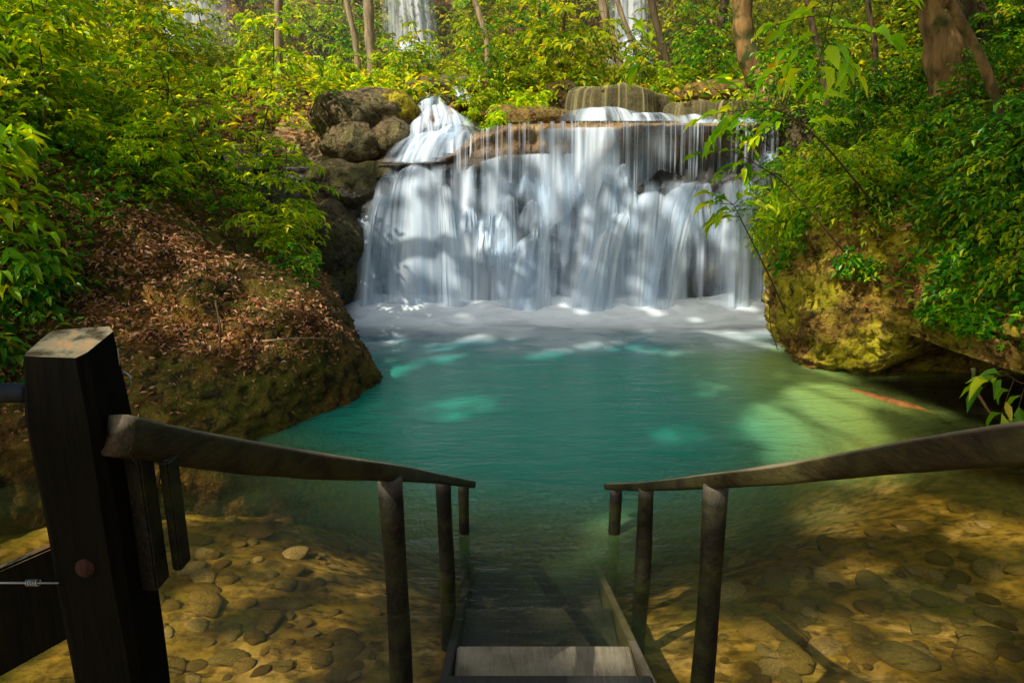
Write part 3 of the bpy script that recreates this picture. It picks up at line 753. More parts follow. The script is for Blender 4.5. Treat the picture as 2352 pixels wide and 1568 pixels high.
# ------------------------------------------------------------------ plants
class Plant:
    def __init__(s): s.O=[]; s.D=[]; s.N=[]; s.S=[]; s.T=Tubes()
    def leaf(s, o, d, n, sz): s.O.append(o); s.D.append(d); s.N.append(n); s.S.append(sz)
    def twig(s, p, d, L, nl, size, r=.003, droop=.35, rnd=None, ang=.95, tube=True, sides=4):
        rnd = rnd or random
        d = np.array(d, float); d /= np.linalg.norm(d); n = max(3, nl)
        pts = [np.array(p, float)]; dd = d.copy()
        for i in range(n):
            dd = dd+np.array([rnd.gauss(0, .05), rnd.gauss(0, .05), -droop/n+rnd.gauss(0, .03)]); dd /= np.linalg.norm(dd)
            pts.append(pts[-1]+dd*L/n)
        if tube: s.T.add(pts, np.linspace(r, r*.4, len(pts)), sides, cap=False)
        h = np.cross(dd, [0, 0, 1.]); h /= np.linalg.norm(h)+1e-6
        for i in range(1, n+1):
            sd = 1 if i % 2 else -1
            t = pts[i]-pts[i-1]; t /= np.linalg.norm(t)+1e-9
            a = ang*rnd.uniform(.7, 1.2)
            ld = t*math.cos(a)+h*sd*math.sin(a)+np.array([0, 0, rnd.uniform(-.28, .12)])
            nn = np.array([rnd.gauss(0, .28), rnd.gauss(0, .28), 1.])
            s.leaf(pts[i], ld, nn, size*rnd.choice((.5, .75, .9, 1, 1.1, 1.25))*(1-.25*abs(i/n-.5)))
        s.leaf(pts[-1], pts[-1]-pts[-2]+np.array([0, 0, -.01]), np.array([rnd.gauss(0, .2), rnd.gauss(0, .2), 1]), size)
        return pts
    def build(s, root, mat, wr=.38, simple=False, bark_=TWIG):
        s.T.build('stem', bark_, root)
        leaves('foliage', s.O, s.D, s.N, s.S, wr, mat, root, simple)

def sapling(seed, H=1.8, spread=.8, nb=14, size=.11, nl=9, stems=1, droop=.5, start=.2, subs=3):
    r = random.Random(seed); P_ = Plant()
    for q in range(stems):
        lean = np.array([r.gauss(0, .18), r.gauss(0, .18), 1.]); ph = r.uniform(0, 6.28)
        b0 = np.array([r.gauss(0, .06), r.gauss(0, .06), -.08]) if stems > 1 else np.array([0, 0, -.08])
        hh = H*(r.uniform(.6, 1) if q else 1)
        pts = [b0+lean*hh*t+np.array([.05*math.sin(4*t+ph), .05*math.cos(3*t+ph), 0])*hh for t in np.linspace(0, 1, 12)]
        P_.T.add(pts, np.linspace(.011, .003, 12)*(H/1.8)**.5, 6, cap=False)
        for b in range(nb):
            t = start+(1-start)*(b+r.random()*.5)/nb; p = pts[min(11, int(t*11))]
            az = b*2.4+r.uniform(-.4, .4)+ph; el = r.uniform(.0, .7)*(.6+.6*t)
            d = np.array([math.cos(az)*math.cos(el), math.sin(az)*math.cos(el), math.sin(el)])
            L = spread*(1.05-.55*t)*r.uniform(.6, 1.15)
            tp = P_.twig(p, d, L, nl, size, .004, droop, r)
            for q2 in range(subs):
                k_ = r.randint(1, max(1, len(tp)-3)); sd = r.choice((-1, 1))
                hd = np.cross(tp[k_+1]-tp[k_], [0, 0, 1.]); hd /= np.linalg.norm(hd)+1e-6
                P_.twig(tp[k_], (tp[k_+1]-tp[k_])/(L/nl)*.8+hd*sd*.8, L*.5, max(3, nl//2+1), size*.9, .0025, droop, r)
    return P_

def proto(name, pl, mat, wr=.38, simple=False):
    root = empty(name); pl.build(root, mat, wr, simple); return root
USED = set()
def put(pr, loc, rz, sc, label, cat, group=None):
    if pr.name not in USED: USED.add(pr.name); o = pr
    else: o = copy_tree(pr)
    o.location = tuple(loc); o.rotation_euler = (random.uniform(-.08, .08), random.uniform(-.08, .08), rz); o.scale = (sc, sc, sc*random.uniform(.9, 1.1))
    for k_ in ('label', 'category', 'group'):
        if k_ in o: del o[k_]
    tag(o, label, cat, group); return o

# left bank saplings (near, broad bright leaves)
PL = [proto('sapling', sapling(100+i, H, sp, nb, sz, nl, st, dr), mt) for i, (H, sp, nb, sz, nl, st, dr, mt) in enumerate([
    (1.7,.8,22,.135,8,1,.45,LEAF_L), (1.2,.7,17,.15,7,2,.6,LEAF_L), (.8,.55,12,.14,6,2,.6,LEAF_D), (2.2,.85,26,.13,8,1,.4,LEAF_L), (1.0,.65,14,.11,8,3,.5,LEAF_Y), (.55,.4,8,.12,5,3,.5,LEAF_D)])]
left_sites = [  # x, y, proto, scale, label
 (-2.3,6.3,0,.7,'bright green sapling on the left bank crest nearest the falls'), (-2.25,6.9,1,.55,'leafy sapling hanging over the dark boulders left of the falls'),
 (-2.75,6.4,3,.8,'tall thin sapling rising behind the crest of the left bank'), (-3.7,5.5,0,.9,'broad leaved sapling in the middle of the left bank'),
 (-3.6,4.5,1,1.0,'low arching sapling above the square post on the left bank'), (-4.3,4.8,3,.9,'tall sapling with a dark straight stem at the left edge'),
 (-2.6,7.3,4,.5,'lime green shrub against the pale boulders'), (-3.5,6.9,0,.9,'sapling with layered sprays between pale boulders and left bank'),
 (-4.0,6.0,3,1.0,'tall sapling with a slanting dark stem on the upper left slope'), (-4.9,6.0,1,1.1,'dense sapling on the far left of the slope'),
 (-3.1,4.5,2,.6,'small dark green seedling rooted in the dead leaves'), (-3.9,3.9,2,1.0,'deep green seedling in shade beside the left frame edge'),
 (-3.3,4.0,5,1.0,'tiny dark seedling just above the square post'), (-1.9,5.9,5,.7,'little seedling at the edge of the dead leaf patch'),
 (-5.6,7.4,3,1.2,'large leafy sapling high on the left slope'), (-5.2,7.6,0,1.3,'wide sapling filling the upper left slope'), (-3.9,8.0,4,.7,'yellow green shrub below the distant left waterfall'),
 (-3.4,8.4,0,.8,'sapling leaning over the pale boulders by the cascade'), (-5.9,5.8,1,1.3,'leafy sapling cut by the left frame edge'), (-4.6,3.9,1,.8,'shaded sapling low at the left frame edge'),
 (-6.0,9.2,4,1.5,'sunlit shrub far up the left slope'), (-6.3,9.0,0,1.5,'tall sunlit sapling far up the left slope'), (-3.5,9.4,3,1.2,'slim sapling beside the pale tree trunk'),
 (-4.7,4.5,4,1.1,'lime green shrub in the left corner of the slope'), (-3.2,6.1,4,.7,'small lime shrub between two taller saplings'), (-5.3,5.1,2,1.5,'broad dark shrub under the left saplings'),
]
for i, (x, y, k_, sc, lab) in enumerate(left_sites):
    z = drop_z(x, y); put(PL[k_], (x, y, z), i*1.7, sc, lab, 'sapling')

rs0 = random.Random(77)
for i in range(46):
    x, y = rs0.uniform(-6.5, -2.3), rs0.uniform(4.6, 9.6)
    if y < 5.9 and x > -3.6: continue
    if y > 6.2 and x/y > -.36: continue
    if y > 5.8 and -.56 < x/y < -.36: continue
    k_ = rs0.choice((0, 1, 3, 3, 4, 0)); put(PL[k_], (x, y, drop_z(x, y)-.05), rs0.uniform(0, 6.28), rs0.uniform(.7, 1.15), 'leafy sapling lost in the dense bright growth of the left slope', 'sapling', 'saplings massed on the left slope')
# right bank: fine leaved shrubs
PR = [proto('shrub', sapling(200+i, H, sp, nb, sz, nl, st, dr, .1), mt, .42, True) for i, (H, sp, nb, sz, nl, st, dr, mt) in enumerate([
    (.8,.5,15,.072,11,3,.7,LEAF_D), (.6,.5,13,.070,10,4,.9,LEAF_L), (1.1,.6,20,.075,11,3,.7,LEAF_D), (.5,.4,10,.062,10,4,1.2,LEAF_Y)])]
n_r = 0
rs = random.Random(5)
kinds = ['dark fine leaved shrub smothering the slope above the mossy rock', 'bright fine leaved shrub smothering the slope above the mossy rock', 'taller dark bushy shrub on the right slope', 'yellow green trailing shrub spilling over the mossy rock edge']
for i in range(130):
    x = rs.uniform(3.0, 6.4); y = rs.uniform(3.6, 9.2)
    if i < 26: x, y = rs.uniform(2.8, 3.7), rs.uniform(5.9, 8.2)
    if i > 108: y = rs.uniform(3.4, 5.4); x = float(np.interp(y, [3.4,4.6,5.4], [3.95,3.50,3.45]))+rs.uniform(-.02, .5)
    z = drop_z(x, y)
    if z < (.6 if i > 108 else 1.05): continue
    k_ = (3 if i % 3 == 0 else 1) if i < 26 else (0, 2, 0, 1, 2)[i % 5]
    put(PR[k_], (x, y, z-.05), rs.uniform(0, 6.28), rs.uniform(.75, 1.1)*(.5 if .57 < x/y < .72 and 5.3 < y < 7.0 else 1), kinds[k_], 'shrub', ['dark shrubs on the right slope','bright shrubs on the right slope','tall shrubs on the right slope','trailing shrubs on the mossy rock'][k_])

# terrace and forest behind
PB = [proto('bush', sapling(300+i, H, sp, nb, sz, nl, st, dr, .08), mt, .36, True) for i, (H, sp, nb, sz, nl, st, dr, mt) in enumerate([
    (1.4,.7,16,.12,8,2,.6,LEAF_B), (1.0,.6,13,.11,8,3,.8,LEAF_L), (2.4,.9,22,.13,8,2,.5,LEAF_B), (.7,.5,10,.10,8,3,.9,LEAF_Y), (1.8,.8,18,.12,8,2,.6,LEAF_D)])]
kb = ['olive green bush in the forest behind the falls', 'bright green bush in the forest behind the falls', 'tall airy understorey tree behind the falls', 'low yellow green fern like bush on the terrace above the falls', 'dark green bush in the forest behind the falls']
gb = ['olive bushes behind the falls', 'bright bushes behind the falls', 'understorey trees behind the falls', 'low bushes on the terrace', 'dark bushes behind the falls']
front = [(380,190,12.0,0,1.0),(470,200,12.4,2,.9),(540,190,12.8,1,1.1),(340,150,13.2,2,1.0),(600,190,12.5,0,1.0),(900,200,12.2,1,1.2),(1000,195,12.6,0,1.0),(870,170,13.4,4,1.1),(1010,150,14,0,1.0),(1380,170,13.2,0,.9),(1490,175,13.4,1,.8),(1075,235,10.3,1,.7), (1130,215,10.6,0,.75), (1190,235,10.2,3,1.0), (1230,225,10.4,1,.8), (1100,190,11,4,.8), (1280,190,11.2,0,.8), (1050,170,11.6,0,.7), (1170,180,11.5,2,.7), (940,190,12.2,1,1.0), (900,180,12.5,0,1.0), (840,185,11.5,3,.9), (790,170,11.8,1,.9),
         (1350,180,11.6,3,1.0), (1440,185,11.8,4,.7), (1530,190,11.5,1,.7), (1600,200,11.5,4,.8), (1660,195,12,3,1.1), (1300,160,12.5,2,.8), (1480,150,13,2,.7), (1580,140,13,4,1.0), (1780,190,11,1,.8), (1850,200,10.5,4,.9), (1900,220,10,1,.9), (1215,262,9.95,3,.6), (1150,245,10.0,3,.6)]
for i, (px, py, Yb, k_, sc) in enumerate(front):
    p = at(px, py, Yb); z = drop_z(p[0], Yb)
    put(PB[k_], (p[0], Yb, z-.05), i*2.1, sc, kb[k_], 'bush' if k_ != 2 else 'tree', gb[k_])
for i in range(190):
    x = rs.uniform(-11, 13); y = rs.uniform(11, 18)
    if -3.6 < x < -.9 and y < 16: continue
    if -8.5 < x < -4.8 and y > 11.5 and i % 4: continue
    if 1.7 < x < 3.3 and y > 12.5: continue
    z = drop_z(x, y); k_ = rs.choice((0, 0, 1, 2, 2, 4, 3))
    put(PB[k_], (x, y, z-.05), rs.uniform(0, 6.28), rs.uniform(.8, 1.35), kb[k_], 'bush' if k_ != 2 else 'tree', gb[k_])

# ------------------------------------------------------------------ trunks
SUN = np.array([-.50, -.44, .75]); SUN /= np.linalg.norm(SUN)
def trunk_px(name, label, pts, mat, extra=None, crown=True, cat='tree', group=None):
    # pts: (px, py, Y, radius)
    P_ = [at(a, b, c) for a, b, c, r in pts]; R = [p[3] for p in pts]
    z = drop_z(P_[0][0], P_[0][1], P_[0][2]); b0 = P_[0].copy(); b0[2] = min(P_[0][2], z)-.15
    if b0[2] < P_[0][2]-.2: P_ = [b0]+P_; R = [R[0]*1.25]+R
    d = P_[-1]-P_[-2]; d /= np.linalg.norm(d)
    d = d*.75+np.array([0, 0, .4]); 
    P_ += [P_[-1]+d*1.6, P_[-1]+d*3.2+np.array([0, .2, .6])]; R += [R[-1]*.85, R[-1]*.6]
    n = 40; C_ = catmull(P_, n); Rr = np.interp(np.linspace(0, len(R)-1, n), range(len(R)), R)
    root = empty(name, tuple(C_[0])); tag(root, label, cat, group); o = C_[0]
    T = Tubes(); T.add(C_-o, Rr*(1+.08*np.sin(np.arange(n)*1.3)), 14)
    T.build('trunk', mat, root)
    if crown:
        pl = Plant(); r = random.Random(len(label)); top = C_[-1]-o
        for q in range(16):
            az = q*2.4; d = np.array([math.cos(az), math.sin(az), r.uniform(-.1, .7)])
            b = (C_[-1-r.randint(0, 7)]-o); L = r.uniform(.8, 1.8)
            tp = pl.twig(b, d, L, 7, .13, .012, .2, r)
            for k2 in range(1, 7):
                for s2 in (-1, 1):
                    pl.twig(tp[k2], np.array([math.cos(az+s2*.9), math.sin(az+s2*.9), r.uniform(-.3, .4)]), L*.45, 7, .12, .004, .5, r)
        pl.T.build('limbs', mat, root)
        leaves('crown', pl.O, pl.D, pl.N, pl.S, .4, LEAF_L, root, True)
    return root
trunk_px('tree', 'thick leaning tree trunk with peeling orange bark at the upper right', [(2290,400,6.6,.19),(2215,300,6.6,.185),(2180,180,6.6,.18),(2165,60,6.6,.17),(2150,-60,6.6,.17)], BARKM)
trunk_px('tree', 'slender bare trunk curving down to the right frame edge in front of the thick trunk', [(2362,500,5.3,.034),(2340,440,5.3,.036),(2310,300,5.3,.035),(2255,140,5.3,.034),(2190,20,5.3,.034),(2160,-60,5.3,.034)], BARKM)
trunk_px('tree', 'curved dark trunk standing on the terrace above the amber side falls', [(1760,215,10.4,.19),(1730,160,10.4,.16),(1708,80,10.4,.14),(1705,-20,10.4,.13)], BARKM)
trunk_px('tree', 'dark trunk behind the thick leaning trunk at the upper right', [(2290,250,7.6,.12),(2270,120,7.6,.12),(2225,-40,7.6,.11)], BARK)
for i, (pp, mt, lab, cr) in enumerate([
   ([(860,190,12.8,.10),(850,90,12.8,.09),(845,-30,12.8,.085)], BARKP, 'pale straight tree trunk left of the distant misty waterfall', 1),
   ([(825,185,12.2,.055),(815,90,12.2,.05),(790,-30,12.2,.045)], BARKP, 'thin pale trunk leaning left beside the paler thick one', 0),
   ([(1290,190,11.4,.03),(1293,80,11.4,.028),(1300,-30,11.4,.026)], BARK, 'thin black trunk rising straight behind the middle bushes', 0),
   ([(1245,190,11.8,.025),(1240,80,11.8,.022),(1238,-30,11.8,.02)], BARK, 'thinner dark trunk just left of the thin black one', 0),
   ([(1120,110,11.6,.05),(1100,30,11.6,.045),(1085,-30,11.6,.04)], BARKP, 'brown leaning trunk above the middle bushes', 0),
   ([(1430,185,13,.09),(1405,90,13,.08),(1375,-30,13,.07)], BARKP, 'tan trunk leaning left in front of the distant right waterfall', 0),
   ([(1480,170,12.5,.05),(1445,80,12.5,.045),(1410,-30,12.5,.04)], BARKP, 'thin tan trunk leaning beside the thicker tan one', 0),
   ([(1545,190,12.2,.07),(1520,100,12.2,.06),(1490,-30,12.2,.06)], BARK, 'brown trunk between the tan trunks and the curved trunk', 1),
   ([(1640,190,12.5,.08),(1650,90,12.5,.07),(1670,-30,12.5,.07)], BARK, 'dark trunk just left of the curved trunk', 1),
   ([(1900,250,9.6,.05),(1880,120,9.6,.045),(1850,-30,9.6,.04)], BARK, 'slim brown trunk behind the bright hanging leaves', 0),
   ([(2000,260,8.8,.04),(2010,120,8.8,.035),(1990,-30,8.8,.03)], BARK, 'slim trunk midway between hanging leaves and thick trunk', 0),
   ([(640,150,12,.07),(640,60,12,.07),(638,-30,12,.06)], BARKP, 'white barked trunk in the glow above the left bank', 0)]):
    trunk_px('tree', lab, pp, mt, crown=bool(cr))
# roots and thin stems around the cave
T = Tubes(); T.add(catmull([at(2235,845,4.4), at(2240,890,4.35), at(2262,930,4.3), at(2282,958,4.28)], 14), np.linspace(.014, .006, 14), 7)
tag(T.build('hanging_root', BARKM), 'crooked brown root hanging in front of the cave mouth', 'root')
T = Tubes(); T.add(catmull([at(1775,640,5.6), at(1768,690,5.5), at(1770,750,5.5), at(1786,803,5.5)], 14), np.linspace(.006, .003, 14), 5)
tag(T.build('hanging_root', BARK), 'thin black rootlet dangling over the water from the mossy rock', 'root')

# overhanging sprays in front of the falls, rooted in the right bank
def spray(name, label, path, Y0, size, tips, mat=LEAF_L, seed=1, r=.007, nl=5, cat='branch'):
    r_ = random.Random(seed); pts = catmull([at(a, b, Y0 + dy_) for a, b, dy_ in path], 22)
    root = empty(name, tuple(pts[0])); tag(root, label, cat); pl = Plant(); q = pts-pts[0]
    pl.T.add(q, np.linspace(r, r*.4, 22), 6, cap=False)
    for (i, dx, dz, L) in tips:
        pl.twig(q[i], (dx, r_.uniform(-.4, .3), dz), L, nl, size, .003, .4, r_, .7)
    pl.build(root, mat, .34)
spray('overhanging_branch', 'lower bare stemmed branch with drooping leaves hanging before the falls', [(1805,720,.2),(1770,640,0),(1735,570,-.1),(1700,500,-.2),(1685,470,-.2)], 5.5, .15,
      [(21,-1,.25,.22),(21,-.6,.5,.2),(20,.8,.2,.2),(19,-.9,-.3,.18),(16,-.8,.1,.2),(14,.6,.5,.15),(21,.3,.5,.2)], LEAF_L, 3, .007)
spray('overhanging_branch', 'long middle branch with dark narrow leaves crossing the right of the falls', [(1990,640,.4),(1890,520,.1),(1800,420,0),(1740,380,-.1),(1690,350,-.1)], 5.4, .13,
      [(21,-1,.1,.3),(19,-.5,.7,.25),(17,-.9,-.2,.25),(15,-.3,.8,.2),(13,.2,-.8,.22),(12,-.9,.2,.25),(10,-.2,.8,.25),(8,-.8,-.2,.2),(20,.3,-.8,.2)], LEAF_L, 5, .008, 6)
spray('overhanging_branch', 'upper bright leafy branch reaching left over the ledge of the falls', [(2000,460,.4),(1900,340,.1),(1820,270,0),(1760,250,-.1),(1700,255,-.1)], 5.3, .16,
      [(21,-1,.0,.3),(20,-.6,-.5,.3),(18,-.6,.6,.3),(16,-.9,-.2,.3),(14,.1,.9,.3),(12,.6,.5,.3),(11,-.9,-.3,.3),(9,.8,.2,.25),(19,.2,.7,.25)], LEAF_Y, 7, .009, 6)
spray('overhanging_branch', 'bright large leaved twig dangling from above right of centre', [(2040,-420,.5),(1960,-150,.2),(1920,-20,0),(1900,60,0),(1890,110,0)], 4.0, .15,
      [(21,-.2,-1,.2),(20,-.7,-.5,.25),(19,.6,-.4,.25),(17,-.9,-.2,.28),(16,.9,.0,.3),(14,-.8,.1,.3),(12,.8,.2,.3),(11,-.8,-.3,.3),(18,.4,-.8,.2)], LEAF_Y, 9, .006, 4)
spray('overhanging_branch', 'thin diagonal twig with three lime leaves at the top centre', [(1800,-180,.4),(1640,20,.1),(1560,75,0),(1490,120,0)], 5.0, .16,
      [(21,-.8,-.1,.12),(20,-.3,.8,.14),(21,-.4,-.5,.12)], LEAF_Y, 11, .005, 2)
spray('overhanging_branch', 'leaning twig with two dull leaves at the right edge beside the cave', [(2420,760,.1),(2390,860,0),(2350,880,0),(2300,850,0)], 3.6, .16,
      [(21,-.6,-.3,.15),(17,-.2,-1,.2),(13,-.1,-1,.2),(19,-.9,.1,.15)], LEAF_L, 13, .005, 3)

# ------------------------------------------------------------------ leaf litter, undergrowth
def scatter(name, label, n, fn, size, mat, cat, wr=.45, flat=.35, simple=False, lift=.012, kind='stuff', thin=0):
    O, D, N, S = [], [], [], []
    for i in range(n):
        x, y = fn()
        z, nn = drop(x, y)
        if z is None or z < .06: continue
        if thin and random.random() > float(sstep(.25, .62, z)*.85+.12)*float(sstep(-.4, .1, vnoise(x*2.1, y*2.1))*.85+.15): continue
        nn = np.array(nn); nn = nn if nn[2] > 0 else -nn
        a = random.uniform(0, 6.28); d = np.array([math.cos(a), math.sin(a), random.gauss(0, flat)])
        d = d - nn*np.dot(d, nn)*(1-flat)
        O.append((x, y, z+random.uniform(0, lift))); D.append(d); N.append(nn+np.array([random.gauss(0, flat), random.gauss(0, flat), 0])); S.append(size*random.uniform(.5, 1.3))
    o = leaves(name, O, D, N, S, wr, mat, None, simple)
    return tag(o, label, cat, None, kind)
scatter('leaf_litter', 'dry pinkish brown fallen leaves covering the left bank', 42000, lambda: (random.uniform(-5.0, -1.3), random.uniform(3.6, 8.0)), .042, LITTER, 'leaf litter', .35, .6, False, .03, thin=1)
scatter('leaf_litter', 'orange fallen leaves caught on the mossy rock and right slope', 3500, lambda: (random.uniform(2.6, 5.5), random.uniform(4.3, 8)), .06, LITTER, 'leaf litter', .4, .4)
scatter('leaf_litter', 'sunlit dry leaves on the forest floor behind the falls', 14000, lambda: (random.uniform(-9, 10), random.uniform(9.8, 16)), .10, LITTER, 'leaf litter', .4, .4, True)
scatter('undergrowth', 'low green seedlings carpeting the slopes between the saplings', 26000, lambda: ((random.uniform(-6.5, -2.9), random.uniform(4.2, 9.5)) if random.random() < .4 else (random.uniform(3.0, 6.5), random.uniform(3.2, 9.5))), .075, LEAF_D, 'undergrowth', .42, .7, True, .25)
scatter('undergrowth', 'low green plants carpeting the forest floor behind the falls', 50000, lambda: (random.uniform(-11, 13), random.uniform(10.3, 19)), .13, LEAF_B, 'undergrowth', .4, .7, True, .5)
# small plants hanging on the face of the mossy rock
me = bankR.data; co_ = np.zeros(len(me.vertices)*3, np.float32); me.vertices.foreach_get('co', co_); co_ = co_.reshape(-1, 3)
no_ = np.zeros(len(me.vertices)*3, np.float32); me.vertices.foreach_get('normal', no_); no_ = no_.reshape(-1, 3)
m_ = (co_[:, 2] > .62) & (co_[:, 2] < 2.2) & (co_[:, 1] > 2.4) & (co_[:, 1] < 8) & (fbm(co_[:, 0]*1.7, co_[:, 1]*1.7, co_[:, 2]*1.7, 3) > interp(co_[:, 2], [.6, 1.0, 1.5], [.22, -.02, -.35]) - sstep(5.4, 4.6, co_[:, 1])*.35)
ids = np.nonzero(m_)[0]; ids = RNG.choice(ids, min(len(ids), 5200), replace=False)
O, D, N, S_ = [], [], [], []
for i in ids:
    n_ = no_[i]; n_ = -n_ if (n_[0] > .2) else n_
    for q in range(random.randint(2, 5)):
        d = np.array([-.5, -.4, 0])+RNG.normal(0, .6, 3)+np.array([0, 0, -.25])
        O.append(co_[i]+np.array([-.5, -.4, .3])*random.uniform(.0, .10)+RNG.normal(0, .03, 3)); D.append(d); N.append(np.array([-.2, -.3, 1])+RNG.normal(0, .3, 3)); S_.append(.06*random.uniform(.5, 1.35))
tag(leaves('hanging_foliage', O, D, N, S_, .42, LEAF_D, None, True), 'fine leaved creeper draping down over the mossy rock face', 'creeper', None, 'stuff')
# dry twigs lying on the bank
for i, (a, b, lab) in enumerate([((602,783,4.65), (760,778,4.75), 'long straight dry twig sticking out over the face of the left bank'), ((495,690,4.6), (505,830,4.35), 'forked dry root running down the face of the left bank'),
                                 ((770,700,5.6), (690,560,5.9), 'dry stick leaning up beside the bank crest')]):
    T = Tubes(); p, q = at(*a), at(*b); m_ = (p+q)/2+np.array([.03, -.03, .02])
    T.add(catmull([p, m_, q], 10), np.linspace(.008, .004, 10), 5); tag(T.build('dry_twig', TWIG if i else BARKP), lab, 'twig')

# ------------------------------------------------------------------ left-edge tree; its unseen crown is added and shaped to dapple the pool
s = SUN
e1 = np.cross(s, [0, 0, 1.]); e1 /= np.linalg.norm(e1); e2 = np.cross(s, e1)
def sp(p): p = np.asarray(p); return np.stack([p @ e1, p @ e2], -1)
G = []
def gap(p, r): G.append((*sp(np.array(p)), r))
def seen(x, y):
    d = ray(x, y); d = d/np.linalg.norm(d); best = None
    for t in TERR:
        h = t.ray_cast(Vector((0, 0, CAMZ)), Vector(d))
        if h[0] is not None and (best is None or h[3] < best[1]): best = (np.array(h[0]), h[3])
    return best[0]
def streak(a, b, r, n=5):
    for t in np.linspace(0, 1, n): gap(np.array(a)*(1-t)+np.array(b)*t, r)
Yf = 8.15
streak(at(1140,590,Yf), at(1275,695,Yf), .17); streak(at(1330,590,Yf), at(1345,690,Yf), .14, 3); streak(at(960,495,Yf), at(1035,545,Yf), .09)
streak(at(930,560,Yf), at(1000,620,Yf), .09); streak(at(1370,330,8.5), at(1420,400,8.4), .16, 3); streak(at(1090,310,8.6), at(1160,360,8.6), .10, 3)
streak(at(1540,470,8.4), at(1650,580,8.1), .05); gap(at(1400,480,8.3), .12); streak(at(1250,300,8.7), at(1740,300,8.7), .04, 14); gap(at(1740,350,8.6), .15)
gap(gd(1000,800), .05); gap(gd(1090,782), .07); gap(gd(1150,785), .05); gap(gd(1020,822), .03); streak(gd(1230,820), gd(1330,800), .03, 3); streak(gd(1400,800), gd(1560,810), .04, 4); streak(gd(1640,775), gd(1780,770), .10, 4); streak(gd(1690,795), gd(1780,800), .06, 3)
gap(gd(1635,885), .02)
gap(gd(1870,960), .34); gap(gd(1800,980), .26); gap(gd(1900,910), .24); gap(gd(1960,1000), .16); gap(gd(1970,1030), .10)
streak(gd(1930,890), gd(2150,950), .05, 8)
b = -.28
for x, y, r in ((1930,1195,.11),(1990,1188,.12),(2060,1180,.10),(2120,1168,.06),(2250,1210,.07),(2320,1230,.07),(1730,1470,.09),(1690,1480,.06),(1930,1430,.07),(2110,1460,.09),(2190,1470,.10),(1960,1310,.06),(1350,1228,.10),(1310,1232,.06),(1700,1215,.05),
                (480,1365,.08),(550,1360,.09),(420,1400,.09),(380,1420,.07),(400,1500,.06),(500,1520,.08),(580,1520,.09),(660,1540,.07),(470,1108,.05),(410,1165,.05),(450,1170,.04),(680,1285,.06),(560,1270,.05),(720,1300,.04),(760,1410,.05),(850,1360,.05),(60,1200,.07),(130,1240,.06),(110,1540,.1),(1560,1360,.05),(2050,1560,.08),(1850,1530,.08),(2340,1340,.06),(1600,1540,.07)):
    gap(seen(x, y), r*(.85 if y > 1300 else 1.7))
gap(gd(1325,1370,-.14), .07); gap(gd(1395,1465,-.02), .08); gap(gd(1420,1455,-.02), .07); gap(gd(1445,1385,-.14), .03)
streak(at(1765,1088,1.55), at(1860,1066,1.44), .045, 4); gap(at(1632,1100,1.8), .045); gap(at(1637,1150,1.8), .03); gap(at(1462,1310,2.65), .04); gap(at(1462,1345,2.65), .04); gap(at(1022,1370,2.7), .025)
for x, y, Yy, r in ((1880,770,5.5,.16),(1900,830,5.5,.12),(1870,700,5.6,.14),(1950,780,5.5,.16),(2000,730,5.4,.12),(1930,640,5.8,.14),(1960,600,5.9,.12),(1870,620,6,.10),(2150,700,5.3,.08),(2170,620,5.5,.09),(2290,790,4.3,.07),(2300,830,4.2,.05),(1990,820,5.4,.1)):
    gap(seen(x, y), r)
gap(at(262, 790, .98), .03)
for x, y, Yy, r in ((330,500,5.6,.22),(420,530,5.4,.2),(500,580,5.3,.16),(560,640,5.1,.14),(600,690,5.0,.10),(430,730,4.6,.09),(470,735,4.6,.07),(350,680,4.8,.1),(110,690,4.3,.09),(50,590,4.8,.10),(700,690,5.2,.09),(540,520,6,.15),(640,600,5.7,.1),(220,560,5.2,.1),(740,740,5.2,.06),(120,740,4.0,.06)):
    gap(seen(x, y), r)
G = np.array(G)
rg = np.random.default_rng(21)
n = 31000
S2 = np.column_stack([rg.uniform(-5.2, 9.0, n), rg.uniform(.0, 9.6, n)])        # where the shade lands
hgt = rg.uniform(12.5, 15.0, n)
tt = (hgt-.8)/s[2]
Q = np.column_stack([S2[:, 0], S2[:, 1], np.full(n, .8)]) + tt[:, None]*s
left = sstep(-2.0, -1.2, S2[:, 0])+sstep(4.6, 3.9, S2[:, 1])*1.0
backk = sstep(9.5, 8.6, S2[:, 1])
falls = np.exp(-((S2[:, 0]-.6)/2.8)**2)*sstep(6.6, 7.6, S2[:, 1])
pool = np.exp(-((S2[:, 0]-.6)/2.6)**4-((S2[:, 1]-5.95)/1.65)**4)
dens = np.clip(left, .0, 1)*backk*np.clip(.50+.45*pool-.42*falls+.6*sstep(5.4, 4.6, S2[:, 1]), 0, 1)*(1-.5*sstep(3.2, 4.6, S2[:, 0])*sstep(4.6, 5.6, S2[:, 1]))
dens = np.maximum(dens, .10*backk)*(1-.75*sstep(5.5, 7.5, S2[:, 0]))
keep = rg.random(n) < dens
Q = Q[keep]; q2 = sp(Q)
LS = rg.uniform(.18, .30, len(Q))
ok = np.ones(len(Q), bool)
for gx, gy, gr in G:
    ok &= ((q2[:, 0]-gx)**2+(q2[:, 1]-gy)**2) > (gr+.05)**2*(.8+.5*rg.random(len(Q)))
Q = Q[ok]; LS = LS[ok]
for hx_, hy_ in ((1045, 930), (1555, 995)):
    k_ = 90; a_ = rg.uniform(0, 6.28, k_); r_ = .38*np.sqrt(rg.random(k_)); b_ = gd(hx_, hy_)+13.5/s[2]*s
    Q = np.vstack([Q, b_+(np.cos(a_)*r_)[:, None]*e1+(np.sin(a_)*r_)[:, None]*e2+rg.uniform(-1, 1, k_)[:, None]*s]); LS = np.append(LS, rg.uniform(.18, .28, k_))
